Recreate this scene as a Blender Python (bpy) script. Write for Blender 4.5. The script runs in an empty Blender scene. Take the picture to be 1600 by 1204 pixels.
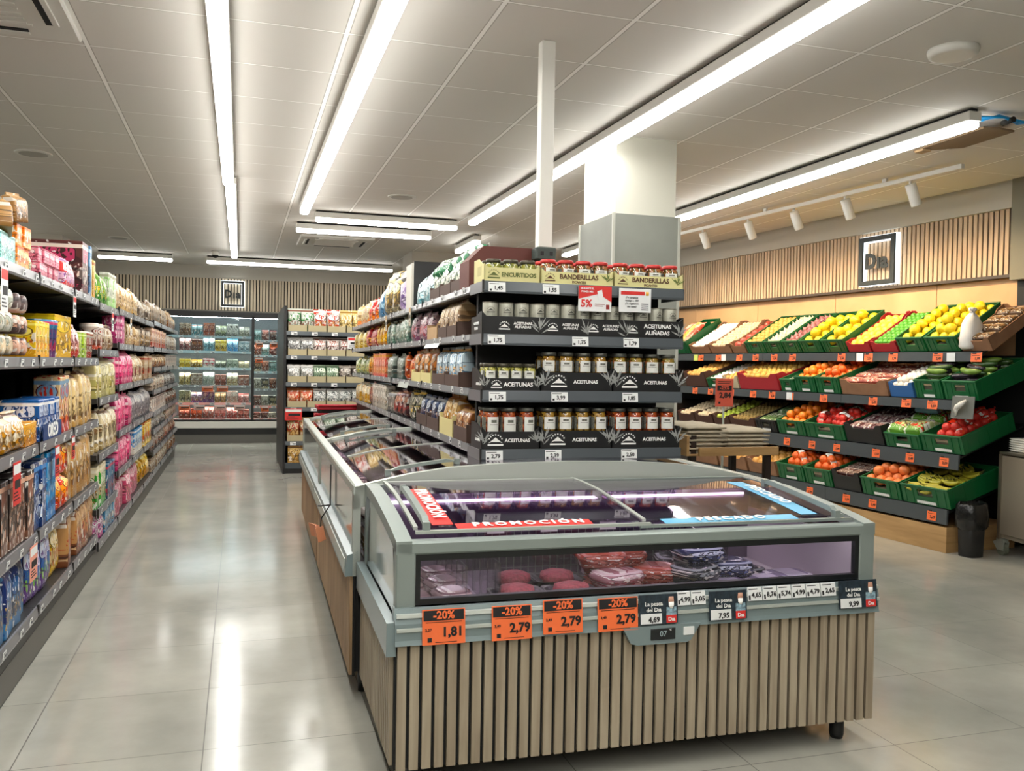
import bpy, bmesh, math, random
from mathutils import Matrix, Vector
random.seed(7)
C = bpy.context.scene.collection
PI = math.pi

# ------------------------------------------------------------------ camera, world, exposure
def lin(v):
    return v/12.92 if v <= .04045 else ((v+.055)/1.055)**2.4
def col(h, a=1.0):
    h = h.lstrip('#')
    return tuple(lin(int(h[i:i+2], 16)/255) for i in (0, 2, 4)) + (a,)

cd = bpy.data.cameras.new('camera'); cam = bpy.data.objects.new('camera', cd); C.objects.link(cam)
cd.sensor_fit = 'HORIZONTAL'; cd.sensor_width = 36; cd.lens = 1370*36/1600; cd.clip_start = .05; cd.clip_end = 60
cam.matrix_world = Matrix(((0.95497908, -0.00935232, -0.2965257, 0),
                           (-0.29617444, 0.02787524, -0.95472701, 0),
                           (0.01719464, 0.99956766, 0.02385035, 1.36), (0, 0, 0, 1)))
S = bpy.context.scene
S.camera = cam
w = bpy.data.worlds.new('world'); S.world = w; w.use_nodes = True
w.node_tree.nodes['Background'].inputs[0].default_value = (1, .95, .88, 1)
w.node_tree.nodes['Background'].inputs[1].default_value = .25
S.view_settings.view_transform = 'Standard'; S.view_settings.look = 'None'
S.view_settings.gamma = 1; S.view_settings.exposure = 0.38
S.view_settings.use_curve_mapping = False
LAMP = 34.0          # strength of the strip light diffusers
SPOT = 58.0          # watts of each track spotlight

# ------------------------------------------------------------------ materials
_mats = {}
def mat(name, c, rough=.55, metal=0, spec=.5, coat=0, noise=0, nscale=8, bump=0, emis=0, alpha=1):
    if name in _mats: return _mats[name]
    m = bpy.data.materials.new(name); m.use_nodes = True
    nt = m.node_tree; b = nt.nodes['Principled BSDF']
    cc = col(c) if isinstance(c, str) else c
    b.inputs['Base Color'].default_value = cc
    b.inputs['Roughness'].default_value = rough; b.inputs['Metallic'].default_value = metal
    b.inputs['Specular IOR Level'].default_value = spec; b.inputs['Coat Weight'].default_value = coat
    b.inputs['Alpha'].default_value = alpha
    if emis:
        b.inputs['Emission Color'].default_value = cc; b.inputs['Emission Strength'].default_value = emis
    if noise or bump:
        tc = nt.nodes.new('ShaderNodeTexCoord'); n = nt.nodes.new('ShaderNodeTexNoise')
        n.inputs['Scale'].default_value = nscale; n.inputs['Detail'].default_value = 4
        nt.links.new(tc.outputs['Object'], n.inputs['Vector'])
        if noise:
            r = nt.nodes.new('ShaderNodeValToRGB')
            r.color_ramp.elements[0].position = .3; r.color_ramp.elements[1].position = .7
            r.color_ramp.elements[0].color = tuple(x*(1-noise) for x in cc[:3])+(1,)
            r.color_ramp.elements[1].color = tuple(min(1, x*(1+noise)) for x in cc[:3])+(1,)
            nt.links.new(n.outputs['Fac'], r.inputs['Fac']); nt.links.new(r.outputs['Color'], b.inputs['Base Color'])
        if bump:
            bp = nt.nodes.new('ShaderNodeBump'); bp.inputs['Strength'].default_value = bump; bp.inputs['Distance'].default_value = .01
            nt.links.new(n.outputs['Fac'], bp.inputs['Height']); nt.links.new(bp.outputs['Normal'], b.inputs['Normal'])
    _mats[name] = m
    return m

class NT:
    def __init__(s, name):
        s.m = bpy.data.materials.new(name); s.m.use_nodes = True; s.nt = s.m.node_tree
        s.b = s.nt.nodes['Principled BSDF']; _mats[name] = s.m
    def n(s, t, **k):
        nd = s.nt.nodes.new('ShaderNode'+t)
        for a, v in k.items(): setattr(nd, a, v)
        return nd
    def l(s, a, b): s.nt.links.new(a, b)
    def math(s, op, a, b=None, c=None):
        nd = s.n('Math', operation=op)
        for i, v in enumerate((a, b, c)):
            if v is None: continue
            if isinstance(v, (int, float)): nd.inputs[i].default_value = v
            else: s.l(v, nd.inputs[i])
        return nd.outputs[0]
    def mix(s, f, a, b):
        nd = s.n('Mix', data_type='RGBA')
        for i, v in ((0, f), (6, a), (7, b)):
            if isinstance(v, (int, float, tuple)): nd.inputs[i].default_value = v
            else: s.l(v, nd.inputs[i])
        return nd.outputs[2]

def pack(name, c1, c2, c3, c4, style=0, rough=.35, boxy=False):
    """printed packaging: ground colour, foot band, name panel and a product picture"""
    key = 'print_'+name
    if key in _mats: return _mats[key]
    rnd = random.Random(name)
    k = NT(key); b = k.b
    tc = k.n('TexCoord'); sp = k.n('SeparateXYZ'); k.l(tc.outputs['Generated'], sp.inputs[0])
    x, y, z = sp.outputs
    if boxy: x = k.math('FRACT', k.math('ADD', x, k.math('MULTIPLY', y, .999)))
    cx = k.n('CombineXYZ'); k.l(x, cx.inputs[0]); k.l(z, cx.inputs[2])
    mp = k.n('Mapping'); mp.inputs['Location'].default_value = (rnd.random()*9, rnd.random()*9, rnd.random()*9)
    k.l(cx.outputs[0], mp.inputs['Vector'])
    oi = k.n('ObjectInfo')
    nz = k.n('TexNoise'); nz.inputs['Scale'].default_value = 3.5; k.l(mp.outputs[0], nz.inputs['Vector'])
    wob = k.math('MULTIPLY', k.math('SUBTRACT', nz.outputs['Fac'], .5), .35)
    zz = k.math('ADD', z, wob)
    C1, C2, C3, C4 = [col(q) for q in (c1, c2, c3, c4)]
    out = k.mix(k.math('LESS_THAN', zz, rnd.uniform(.18, .34)), C1, C2)
    # picture
    vo = k.n('TexVoronoi'); vo.inputs['Scale'].default_value = rnd.choice((4, 5, 7)); k.l(mp.outputs[0], vo.inputs['Vector'])
    pic = k.math('MULTIPLY', k.math('LESS_THAN', vo.outputs['Distance'], .38), k.math('LESS_THAN', k.math('ABSOLUTE', k.math('SUBTRACT', zz, .32)), .17))
    out = k.mix(pic, out, C4)
    # name panel
    cz = rnd.uniform(.6, .74)
    e = k.math('ADD', k.math('POWER', k.math('DIVIDE', k.math('SUBTRACT', x, .5), .38), 2 if style == 0 else 6),
               k.math('POWER', k.math('DIVIDE', k.math('SUBTRACT', z, cz), .13), 2 if style == 0 else 6))
    inside = k.math('LESS_THAN', e, 1)
    out = k.mix(inside, out, C3)
    m2 = k.n('Mapping'); m2.inputs['Scale'].default_value = (9, 1, 5); k.l(mp.outputs[0], m2.inputs['Vector'])
    n2 = k.n('TexNoise'); n2.inputs['Scale'].default_value = 1.6; n2.inputs['Detail'].default_value = 1; k.l(m2.outputs[0], n2.inputs['Vector'])
    txt = k.math('GREATER_THAN', n2.outputs['Fac'], .52)
    out = k.mix(k.math('MULTIPLY', k.math('MULTIPLY', txt, inside), k.math('LESS_THAN', e, .6)), out, C2)
    n3 = k.n('TexNoise'); n3.inputs['Scale'].default_value = 5; k.l(m2.outputs[0], n3.inputs['Vector'])
    small = k.math('MULTIPLY', k.math('GREATER_THAN', n3.outputs['Fac'], .6), k.math('LESS_THAN', k.math('ABSOLUTE', k.math('SUBTRACT', z, .12)), .06))
    out = k.mix(small, out, C3)
    # blocks of fine print and a second colour patch
    br = k.n('TexBrick'); br.inputs['Scale'].default_value = 9; br.inputs['Mortar Size'].default_value = .012; br.inputs['Brick Width'].default_value = .5
    sw = k.n('CombineXYZ'); k.l(x, sw.inputs[0]); k.l(z, sw.inputs[1]); k.l(sw.outputs[0], br.inputs['Vector']); br.inputs['Color1'].default_value = (0, 0, 0, 1); br.inputs['Color2'].default_value = (1, 1, 1, 1); br.inputs['Mortar'].default_value = (0, 0, 0, 1)
    n4 = k.n('TexNoise'); n4.inputs['Scale'].default_value = 2.4; k.l(mp.outputs[0], n4.inputs['Vector'])
    out = k.mix(k.math('MULTIPLY', k.math('MULTIPLY', k.math('GREATER_THAN', n4.outputs['Fac'], .54), k.math('LESS_THAN', e, 9)), k.math('GREATER_THAN', e, 1.3)), out, C2)
    n5 = k.n('TexNoise'); n5.inputs['Scale'].default_value = 2.6; n5.inputs['Detail'].default_value = 3; k.l(m2.outputs[0], n5.inputs['Vector'])
    spk = k.math('MULTIPLY', k.math('GREATER_THAN', n5.outputs['Fac'], .57), k.math('LESS_THAN', k.math('ABSOLUTE', k.math('SUBTRACT', z, cz-.27)), .1))
    out = k.mix(k.math('MULTIPLY', spk, .8), out, C4)
    # dark line work round the picture and the name, pale highlights
    dk = tuple(q*.22 for q in C2[:3])+(1,)
    v2 = k.n('TexVoronoi', feature='DISTANCE_TO_EDGE'); v2.inputs['Scale'].default_value = rnd.choice((3.2, 4.2, 5.5)); k.l(mp.outputs[0], v2.inputs['Vector'])
    ed = k.math('MULTIPLY', k.math('LESS_THAN', v2.outputs['Distance'], .055), k.math('LESS_THAN', k.math('ABSOLUTE', k.math('SUBTRACT', zz, .36)), .2))
    out = k.mix(k.math('MULTIPLY', ed, .85), out, dk)
    ring = k.math('LESS_THAN', k.math('ABSOLUTE', k.math('SUBTRACT', e, 1.12)), .14); out = k.mix(ring, out, dk)
    n6 = k.n('TexNoise'); n6.inputs['Scale'].default_value = 6; k.l(mp.outputs[0], n6.inputs['Vector'])
    out = k.mix(k.math('MULTIPLY', k.math('GREATER_THAN', n6.outputs['Fac'], .62), .75), out, (.85, .83, .78, 1))
    band = k.math('LESS_THAN', k.math('ABSOLUTE', k.math('SUBTRACT', z, .90)), .035); out = k.mix(band, out, C4 if style else C3)
    hs = k.n('HueSaturation'); hs.inputs['Saturation'].default_value = 1.08; k.l(k.math('ADD', k.math('MULTIPLY', oi.outputs['Random'], .3), .88), hs.inputs['Value']); k.l(out, hs.inputs['Color'])
    k.l(hs.outputs[0], b.inputs['Base Color']); b.inputs['Roughness'].default_value = rough
    bp = k.n('Bump'); bp.inputs['Strength'].default_value = .25; bp.inputs['Distance'].default_value = .004
    k.l(nz.outputs['Fac'], bp.inputs['Height']); k.l(bp.outputs['Normal'], b.inputs['Normal'])
    return k.m

def wood(name, c1, c2, scale=(1, 1, .06), f=30, rough=.55):
    if name in _mats: return _mats[name]
    k = NT(name); tc = k.n('TexCoord'); mp = k.n('Mapping'); mp.inputs['Scale'].default_value = scale
    k.l(tc.outputs['Object'], mp.inputs['Vector'])
    n = k.n('TexNoise'); n.inputs['Scale'].default_value = f; n.inputs['Detail'].default_value = 5; n.inputs['Distortion'].default_value = .6
    k.l(mp.outputs[0], n.inputs['Vector'])
    n2 = k.n('TexNoise'); n2.inputs['Scale'].default_value = 2.2; k.l(tc.outputs['Object'], n2.inputs['Vector'])
    f_ = k.math('ADD', k.math('MULTIPLY', n.outputs['Fac'], .7), k.math('MULTIPLY', n2.outputs['Fac'], .3))
    r = k.n('ValToRGB'); r.color_ramp.elements[0].position = .36; r.color_ramp.elements[1].position = .64
    r.color_ramp.elements[0].color = col(c1); r.color_ramp.elements[1].color = col(c2)
    k.l(f_, r.inputs['Fac']); k.l(r.outputs[0], k.b.inputs['Base Color']); k.b.inputs['Roughness'].default_value = rough
    return k.m

def glass(name, tint, trans=.75, rough=.02, ior=1.5, boost=0.0):
    """thin tinted pane: see-through with a mirror-like surface"""
    if name in _mats: return _mats[name]
    k = NT(name); k.nt.nodes.remove(k.b)
    t = k.n('BsdfTransparent'); g = k.n('BsdfGlossy'); mx = k.n('MixShader')
    ge = k.n('NewGeometry'); dp = k.n('VectorMath', operation='DOT_PRODUCT'); k.l(ge.outputs['Normal'], dp.inputs[0]); k.l(ge.outputs['Incoming'], dp.inputs[1])
    f0 = ((ior-1)/(ior+1))**2; gr = k.math('POWER', k.math('SUBTRACT', 1, k.math('MINIMUM', k.math('ABSOLUTE', dp.outputs['Value']), 1)), 5)
    t.inputs[0].default_value = tuple(x*trans for x in col(tint)[:3])+(1,)
    g.inputs['Color'].default_value = (1, 1, 1, 1); g.inputs['Roughness'].default_value = rough
    fac = k.math('ADD', k.math('MULTIPLY', gr, 1-f0), f0+boost)
    k.l(fac, mx.inputs[0]); k.l(t.outputs[0], mx.inputs[1]); k.l(g.outputs[0], mx.inputs[2])
    k.l(mx.outputs[0], k.nt.nodes['Material Output'].inputs[0])
    return k.m

def lampmat(name, c, s):
    if name in _mats: return _mats[name]
    k = NT(name); k.nt.nodes.remove(k.b); e = k.n('Emission'); e.inputs[0].default_value = col(c); e.inputs[1].default_value = s
    k.l(e.outputs[0], k.nt.nodes['Material Output'].inputs[0]); return k.m

# floor: 60 cm porcelain tiles with thin joints and cloudy grey
def floor_mat():
    k = NT('porcelain_tile'); geo = k.n('TexCoord'); sp = k.n('SeparateXYZ'); k.l(geo.outputs['Object'], sp.inputs[0])
    def line(o, off, w):
        f = k.math('FRACT', k.math('DIVIDE', k.math('ADD', o, off), .6))
        return k.math('GREATER_THAN', k.math('ABSOLUTE', k.math('SUBTRACT', f, .5)), .5-w)
    j = k.math('MAXIMUM', line(sp.outputs[0], .11+6, .0032), line(sp.outputs[1], -3.2+6, .0032))
    n = k.n('TexNoise'); n.inputs['Scale'].default_value = 1.7; n.inputs['Detail'].default_value = 7; n.inputs['Roughness'].default_value = .6
    k.l(geo.outputs['Object'], n.inputs['Vector'])
    r = k.n('ValToRGB'); r.color_ramp.elements[0].position = .3; r.color_ramp.elements[1].position = .72
    r.color_ramp.elements[0].color = col('#95948c'); r.color_ramp.elements[1].color = col('#b0aea3')
    k.l(n.outputs['Fac'], r.inputs['Fac'])
    # each tile a touch different
    fl = k.n('Combine' 'XYZ'); 
    k.l(k.math('FLOOR', k.math('DIVIDE', k.math('ADD', sp.outputs[0], 6.11), .6)), fl.inputs[0])
    k.l(k.math('FLOOR', k.math('DIVIDE', k.math('ADD', sp.outputs[1], 2.8), .6)), fl.inputs[1])
    wn = k.n('TexWhiteNoise', noise_dimensions='3D'); k.l(fl.outputs[0], wn.inputs['Vector'])
    hs = k.n('HueSaturation'); k.l(r.outputs[0], hs.inputs['Color']); k.l(k.math('ADD', k.math('MULTIPLY', wn.outputs['Value'], .07), .965), hs.inputs['Value'])
    out = k.mix(j, hs.outputs[0], col('#55534b'))
    k.l(out, k.b.inputs['Base Color']); k.b.inputs['Specular IOR Level'].default_value = .6
    k.l(k.math('ADD', k.math('MULTIPLY', n.outputs['Fac'], .10), k.math('ADD', .09, k.math('MULTIPLY', j, .4))), k.b.inputs['Roughness'])
    return k.m
def ceil_mat():
    k = NT('ceiling_tile'); geo = k.n('TexCoord'); sp = k.n('SeparateXYZ'); k.l(geo.outputs['Object'], sp.inputs[0])
    def line(o, off, w):
        f = k.math('FRACT', k.math('DIVIDE', k.math('ADD', o, off), .6))
        return k.math('GREATER_THAN', k.math('ABSOLUTE', k.math('SUBTRACT', f, .5)), .5-w)
    def lit(w): return k.math('MAXIMUM', line(sp.outputs[0], .135+6, w), line(sp.outputs[1], -3.61+6, w*.6))
    inside = k.math('LESS_THAN', sp.outputs[1], 13.7)
    out = k.mix(k.math('MULTIPLY', lit(.026), inside), col('#d6d2ca'), col('#aeaaa1'))
    out = k.mix(k.math('MULTIPLY', lit(.017), inside), out, col('#fbf9f4'))
    k.l(out, k.b.inputs['Base Color']); k.b.inputs['Roughness'].default_value = .8
    return k.m

M_black = mat('black_metal', '#1c1c1c', .45)
M_dark = mat('dark_interior', '#151515', .8)
M_grey = mat('grey_aluminium', '#8b9590', .38, .25)
M_greyl = mat('pale_aluminium', '#b4bab2', .35, .3)
M_rail = mat('price_rail', '#77777a', .28, .15)
M_railD = mat('dark_price_rail', '#50565a', .25, .1)
M_white = mat('white_paint', '#d9d7cf', .5)
M_wall = mat('plaster', '#b5b0a4', .8)
M_tag = mat('white_label', '#e2e4e2', .5)
M_ink = mat('black_ink', '#151517', .6)
M_orange = mat('orange_card', '#f2713a', .45)
M_red = mat('red_card', '#d2302a', .45)
M_blue = mat('blue_sticker', '#58a9cf', .4)
M_whiteink = mat('white_ink', '#eeeeea', .5)
M_kraft = mat('kraft_card', '#b3936b', .8, noise=.12)
M_brownb = mat('brown_card', '#4b2f24', .75)
M_blackcard = mat('black_card', '#141516', .4)
M_cream = mat('cream_card', '#d6cf92', .6)
M_green = mat('green_crate_plastic', '#0b5a2e', .4)
M_slat = wood('slat_oak', '#8c7d68', '#ada089')
M_slatw = wood('wall_slat_oak', '#b0967a', '#cdb394', rough=.6)
M_panel = wood('beech_panel', '#c4986a', '#d4aa7c', (.3, .3, .3), 6, .5)
M_base = wood('oak_plinth', '#a07c4e', '#bb9664', (.1, .1, 1), 20)
M_glass = glass('clear_glass', '#ffffff', .93, .01, 1.45)
M_lid = glass('tinted_lid_glass', '#dccfe0', .88, .03, 1.45, .02)
M_sideglass = glass('smoky_side_glass', '#b8b8aa', .45, .10, 1.6, .25)
M_steel = mat('brushed_steel', '#a19a8c', .3, .9)

# ------------------------------------------------------------------ mesh building
class MB:
    def __init__(s): s.v = []; s.f = []; s.mi = []; s.m = 0; s.sm = []; s.smooth = False
    def face(s, idx): s.f.append(idx); s.mi.append(s.m); s.sm.append(s.smooth)
    def box(s, x0, x1, y0, y1, z0, z1, m=None):
        if m is not None: s.m = m
        o = len(s.v)
        s.v += [(x0, y0, z0), (x1, y0, z0), (x1, y1, z0), (x0, y1, z0), (x0, y0, z1), (x1, y0, z1), (x1, y1, z1), (x0, y1, z1)]
        k = s.smooth; s.smooth = False
        for f in ((0, 3, 2, 1), (4, 5, 6, 7), (0, 1, 5, 4), (1, 2, 6, 5), (2, 3, 7, 6), (3, 0, 4, 7)): s.face([o+i for i in f])
        s.smooth = k
    def bev(s, x0, x1, y0, y1, z0, z1, r=.004, m=None):
        """box with chamfered edges"""
        if m is not None: s.m = m
        r = min(r, (x1-x0)*.4, (y1-y0)*.4, (z1-z0)*.4)
        o = len(s.v); X = (x0, x1); Y = (y0, y1); Z = (z0, z1); ids = {}
        for i in (0, 1):
            for j in (0, 1):
                for k in (0, 1):
                    sx = r if i == 0 else -r; sy = r if j == 0 else -r; sz = r if k == 0 else -r
                    for a, p in (('x', (X[i], Y[j]+sy, Z[k]+sz)), ('y', (X[i]+sx, Y[j], Z[k]+sz)), ('z', (X[i]+sx, Y[j]+sy, Z[k]))):
                        ids[(i, j, k, a)] = len(s.v); s.v.append(p)
        def F(*q): s.face([ids[t] for t in q])
        k = s.smooth; s.smooth = False
        F((0,0,0,'x'),(0,0,1,'x'),(0,1,1,'x'),(0,1,0,'x')); F((1,0,0,'x'),(1,1,0,'x'),(1,1,1,'x'),(1,0,1,'x'))
        F((0,0,0,'y'),(1,0,0,'y'),(1,0,1,'y'),(0,0,1,'y')); F((0,1,0,'y'),(0,1,1,'y'),(1,1,1,'y'),(1,1,0,'y'))
        F((0,0,0,'z'),(0,1,0,'z'),(1,1,0,'z'),(1,0,0,'z')); F((0,0,1,'z'),(1,0,1,'z'),(1,1,1,'z'),(0,1,1,'z'))
        for i in (0,1):
            for j in (0,1): F((i,j,0,'x'),(i,j,1,'x'),(i,j,1,'y'),(i,j,0,'y'))
            for q in (0,1): F((i,0,q,'x'),(i,1,q,'x'),(i,1,q,'z'),(i,0,q,'z'))
        for j in (0,1):
            for q in (0,1): F((0,j,q,'y'),(1,j,q,'y'),(1,j,q,'z'),(0,j,q,'z'))
        for i in (0,1):
            for j in (0,1):
                for q in (0,1): F((i,j,q,'x'),(i,j,q,'y'),(i,j,q,'z'))
        s.smooth = k
    def rings(s, L, n=16, cy=0, cx=0, jit=0, cap=True, m=None):
        """stack of super-ellipse rings: (z, half width, half depth, exponent[, dx, dy])"""
        if m is not None: s.m = m
        o = len(s.v)
        for q in L:
            z, hw, hd, e = q[:4]; dx, dy = (q[4], q[5]) if len(q) > 4 else (0, 0)
            for i in range(n):
                t = 2*PI*(i+.5)/n; c, d = math.cos(t), math.sin(t)
                x = math.copysign(abs(c)**(2/e), c)*hw; y = math.copysign(abs(d)**(2/e), d)*hd
                s.v.append((cx+x+dx+random.uniform(-jit, jit), cy+y+dy+random.uniform(-jit, jit), z+random.uniform(-jit, jit)*.5))
        k = s.smooth; s.smooth = True
        for r in range(len(L)-1):
            for i in range(n):
                j = (i+1) % n
                s.face([o+r*n+i, o+r*n+j, o+(r+1)*n+j, o+(r+1)*n+i])
        s.smooth = False
        if cap:
            s.face([o+i for i in reversed(range(n))]); s.face([o+(len(L)-1)*n+i for i in range(n)])
        s.smooth = k
    def prism(s, poly, a0, a1, axis='x', m=None):
        """extrude a closed polygon. axis x: poly=(y,z); axis y: poly=(x,z); axis z: poly=(x,y)"""
        if m is not None: s.m = m
        o = len(s.v); n = len(poly)
        for a in (a0, a1):
            for p in poly:
                s.v.append((a, p[0], p[1]) if axis == 'x' else (p[0], a, p[1]) if axis == 'y' else (p[0], p[1], a))
        s.face([o+i for i in reversed(range(n))]); s.face([o+n+i for i in range(n)])
        for i in range(n):
            j = (i+1) % n; s.face([o+i, o+j, o+n+j, o+n+i])
    def tube(s, pts, r, n=8, m=None):
        if m is not None: s.m = m
        P = [Vector(p) for p in pts]; R = r if isinstance(r, (list, tuple)) else [r]*len(P); o = len(s.v)
        for i, p in enumerate(P):
            d = (P[min(i+1, len(P)-1)]-P[max(i-1, 0)]).normalized()
            u = d.cross(Vector((0, 0, 1)) if abs(d.z) < .9 else Vector((1, 0, 0))).normalized(); v = d.cross(u)
            for q in range(n):
                t = 2*PI*q/n; s.v.append(tuple(p+(u*math.cos(t)+v*math.sin(t))*R[i]))
        k = s.smooth; s.smooth = True
        for i in range(len(P)-1):
            for q in range(n):
                j = (q+1) % n; s.face([o+i*n+q, o+i*n+j, o+(i+1)*n+j, o+(i+1)*n+q])
        s.smooth = False
        s.face([o+q for q in range(n)]); s.face([o+(len(P)-1)*n+q for q in reversed(range(n))])
        s.smooth = k
    def strip(s, prof, x0, x1, th, axis='x', m=None):
        """curved sheet: profile [(u,z)] extruded along the other axis with thickness"""
        poly = list(prof)+[(u, z-th) for u, z in reversed(prof)]
        s.prism(poly, x0, x1, axis, m)
    def mesh(s, name, mats):
        me = bpy.data.meshes.new(name); me.from_pydata(s.v, [], s.f); me.update()
        for m in mats: me.materials.append(m)
        me.polygons.foreach_set('material_index', s.mi); me.polygons.foreach_set('use_smooth', s.sm)
        bm = bmesh.new(); bm.from_mesh(me); bmesh.ops.recalc_face_normals(bm, faces=bm.faces); bm.to_mesh(me); bm.free()
        return me
    def build(s, name, mats, parent=None):
        return link(name, s.mesh(name, mats if isinstance(mats, (list, tuple)) else [mats]), parent)

def link(name, me, parent=None):
    o = bpy.data.objects.new(name, me); C.objects.link(o)
    if parent: o.parent = parent
    return o
def empty(name, parent=None):
    o = bpy.data.objects.new(name, None); o.empty_display_size = .05; C.objects.link(o)
    if parent: o.parent = parent
    return o
def tag(o, label, cat, group=None):
    if len(label.split()) > 16: print('LONG', label)
    o['label'] = label; o['category'] = cat
    if group: o['group'] = group
    return o
def struct(o): o['kind'] = 'structure'; return o
def copy(o):
    r = o.copy(); C.objects.link(r)
    for ch in o.children:
        c = ch.copy(); C.objects.link(c); c.parent = r
        for g in ch.children:
            d = g.copy(); C.objects.link(d); d.parent = c
    return r

def T(x, y, z): return Matrix.Translation((x, y, z))
def RZ(a): return Matrix.Rotation(a, 4, 'Z')
def RX(a): return Matrix.Rotation(a, 4, 'X')
def RY(a): return Matrix.Rotation(a, 4, 'Y')
ID = Matrix.Identity(4)
ISL = T(.467, 2.68, 0) @ RZ(-.02)            # freezer island: x across, y away
WAL = T(5.077, 5.287, 0) @ RZ(.0797)         # fruit wall: x into the wall, y away
def put(o, F, x=0, y=0, z=0, rz=0, M=None):
    o.matrix_world = F @ T(x, y, z) @ RZ(rz) @ (M or ID); return o

_tc = {}
def text(s, size=.05, ext=.0006, bold=.0, align='CENTER', sp=1.0, sx=1.0):
    """flat lettering lying in the XZ plane, facing -y, centred on the origin"""
    key = (s, size, ext, bold, align, sp, sx)
    if key in _tc: return _tc[key]
    cu = bpy.data.curves.new('lettering', 'FONT'); cu.body = s; cu.size = size; cu.extrude = ext; cu.offset = bold*size
    cu.align_x = align; cu.align_y = 'CENTER'; cu.space_character = sp; cu.resolution_u = 2
    ob = bpy.data.objects.new('lettering', cu); C.objects.link(ob)
    dg = bpy.context.evaluated_depsgraph_get(); me = bpy.data.meshes.new_from_object(ob.evaluated_get(dg))
    me.transform(Matrix.Diagonal((sx, 1, 1, 1))); me.transform(RX(PI/2)); C.objects.unlink(ob); bpy.data.objects.remove(ob)
    me.name = 'lettering'; _tc[key] = me
    return me
def write(parent, s, size, m, x=0, y=0, z=0, bold=.02, M=None, align='CENTER', sp=1.0, ext=.0006, name='lettering', sx=1.0):
    me = text(s, size, ext, bold, align, sp, sx)
    if not me.materials: me.materials.append(m)
    elif me.materials[0] != m: me = me.copy(); me.materials[0] = m
    o = link(name, me, parent); o.matrix_local = T(x, y, z) @ (M or ID); return o

ORD = ['first', 'second', 'third', 'fourth', 'fifth', 'sixth', 'seventh', 'eighth', 'ninth', 'tenth', 'eleventh', 'twelfth', 'thirteenth',
       'fourteenth', 'fifteenth', 'sixteenth', 'seventeenth', 'eighteenth', 'nineteenth', 'twentieth'] + ['next']*200

# ------------------------------------------------------------------ goods (front at y=0, going back; x across, z up)
def g_box(w, h, d):
    m = MB(); m.bev(-w/2, w/2, 0, d, 0, h, .003)
    m.bev(-w/2+.004, w/2-.004, -.0012, .01, h*.93, h*.945, .0004); return m      # lid edge
def g_bag(w, h, d):
    m = MB(); L = []
    for v, a, b in ((0, .96, .35), (.03, .95, .6), (.16, .95, .95), (.5, .93, 1), (.76, .94, .8), (.87, .97, .35), (.91, 1, .08), (1, 1.0, .05)):
        L.append((h*v, w/2*a, d/2*b, 4 if v < .8 else 8, random.uniform(-.002, .002), (v-.3)*d*random.uniform(-.1, .25)))
    m.rings(L, 14, cy=d/2, jit=w*.018); return m
def g_pouch(w, h, d):        # flat-bottomed bag with a folded, tilted top
    m = MB(); L = []
    for v, a, b, e in ((0, .98, .97, 14), (.02, 1, 1, 14), (.3, .995, 1.02, 12), (.66, .99, .99, 12), (.82, .98, .78, 12), (.90, .97, .22, 12), (.915, .97, .07, 12), (.99, .965, .05, 12)):
        L.append((h*v, w/2*a, d/2*b, e, random.uniform(-.002, .002), max(0, v-.85)*d*.5*random.uniform(-.6, 1)))
    m.rings(L, 20, cy=d/2, jit=w*.012); return m
def g_roll(w, h, d):         # stack of lying biscuit rolls, ends to the front
    m = MB(); n = max(1, round(h/w)); r = w/2*.94
    for i in range(n):
        c = h*(i+.5)/n; rr = min(r, h/n/2*.97)
        o = len(m.v); P = [(.0, .55), (.006, .93), (.015, 1), (d-.01, 1), (d, .6)]
        for y, s_ in P:
            for q in range(12):
                t = 2*PI*q/12; m.v.append((math.cos(t)*rr*s_, y, c+math.sin(t)*rr*s_))
        m.smooth = True
        for a in range(len(P)-1):
            for q in range(12):
                j = (q+1) % 12; m.face([o+a*12+q, o+a*12+j, o+(a+1)*12+j, o+(a+1)*12+q])
        m.smooth = False; m.face([o+q for q in range(12)])
    return m
def g_tub(w, h, d):
    m = MB(); r = w/2
    m.rings([(0, r*.8, r*.8, 2), (h*.02, r*.84, r*.84, 2), (h*.8, r*.97, r*.97, 2), (h*.82, r*1.03, r*1.03, 2), (h*.97, r*1.03, r*1.03, 2), (h, r*.95, r*.95, 2)], 16, cy=r); return m
def g_bottle(w, h, d):
    m = MB(); r = w/2
    m.rings([(0, r*.9, r*.9, 2), (h*.03, r, r, 2), (h*.55, r, r, 2), (h*.72, r*.8, r*.8, 2), (h*.82, r*.42, r*.42, 2), (h*.85, r*.46, r*.46, 2), (h*.98, r*.44, r*.44, 2), (h, r*.36, r*.36, 2)], 14, cy=r); return m
def g_slab(w, h, d):         # film-wrapped tray lying flat
    m = MB(); m.rings([(0, w/2*.86, d/2*.88, 5), (h*.5, w/2*.98, d/2*.98, 5), (h*.6, w/2, d/2, 5), (h*.9, w/2*.9, d/2*.9, 4), (h, w/2*.6, d/2*.6, 3)], 16, cy=d/2, jit=.001); return m
GEN = dict(box=g_box, bag=g_bag, pouch=g_pouch, roll=g_roll, tub=g_tub, bottle=g_bottle, slab=g_slab)

def tray_mesh(w, hf, hb, d, th=.004):
    m = MB(); m.box(-w/2, w/2, 0, d, 0, th)
    m.prism([(-w/2, th), (w/2, th), (w/2, hf*1.25), (w/2-.02, hf), (-w/2+.02, hf), (-w/2, hf*1.25)], 0, th, 'y')
    m.box(-w/2, w/2, d-th, d, th, hb)
    for sx in (-1, 1):
        x = sx*(w/2-th/2)
        m.prism([(0, th), (d, th), (d, hb), (d*.55, hb), (d*.2, hf*1.25), (0, hf*1.25)], x-th/2, x+th/2, 'x')
    return m

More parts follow.
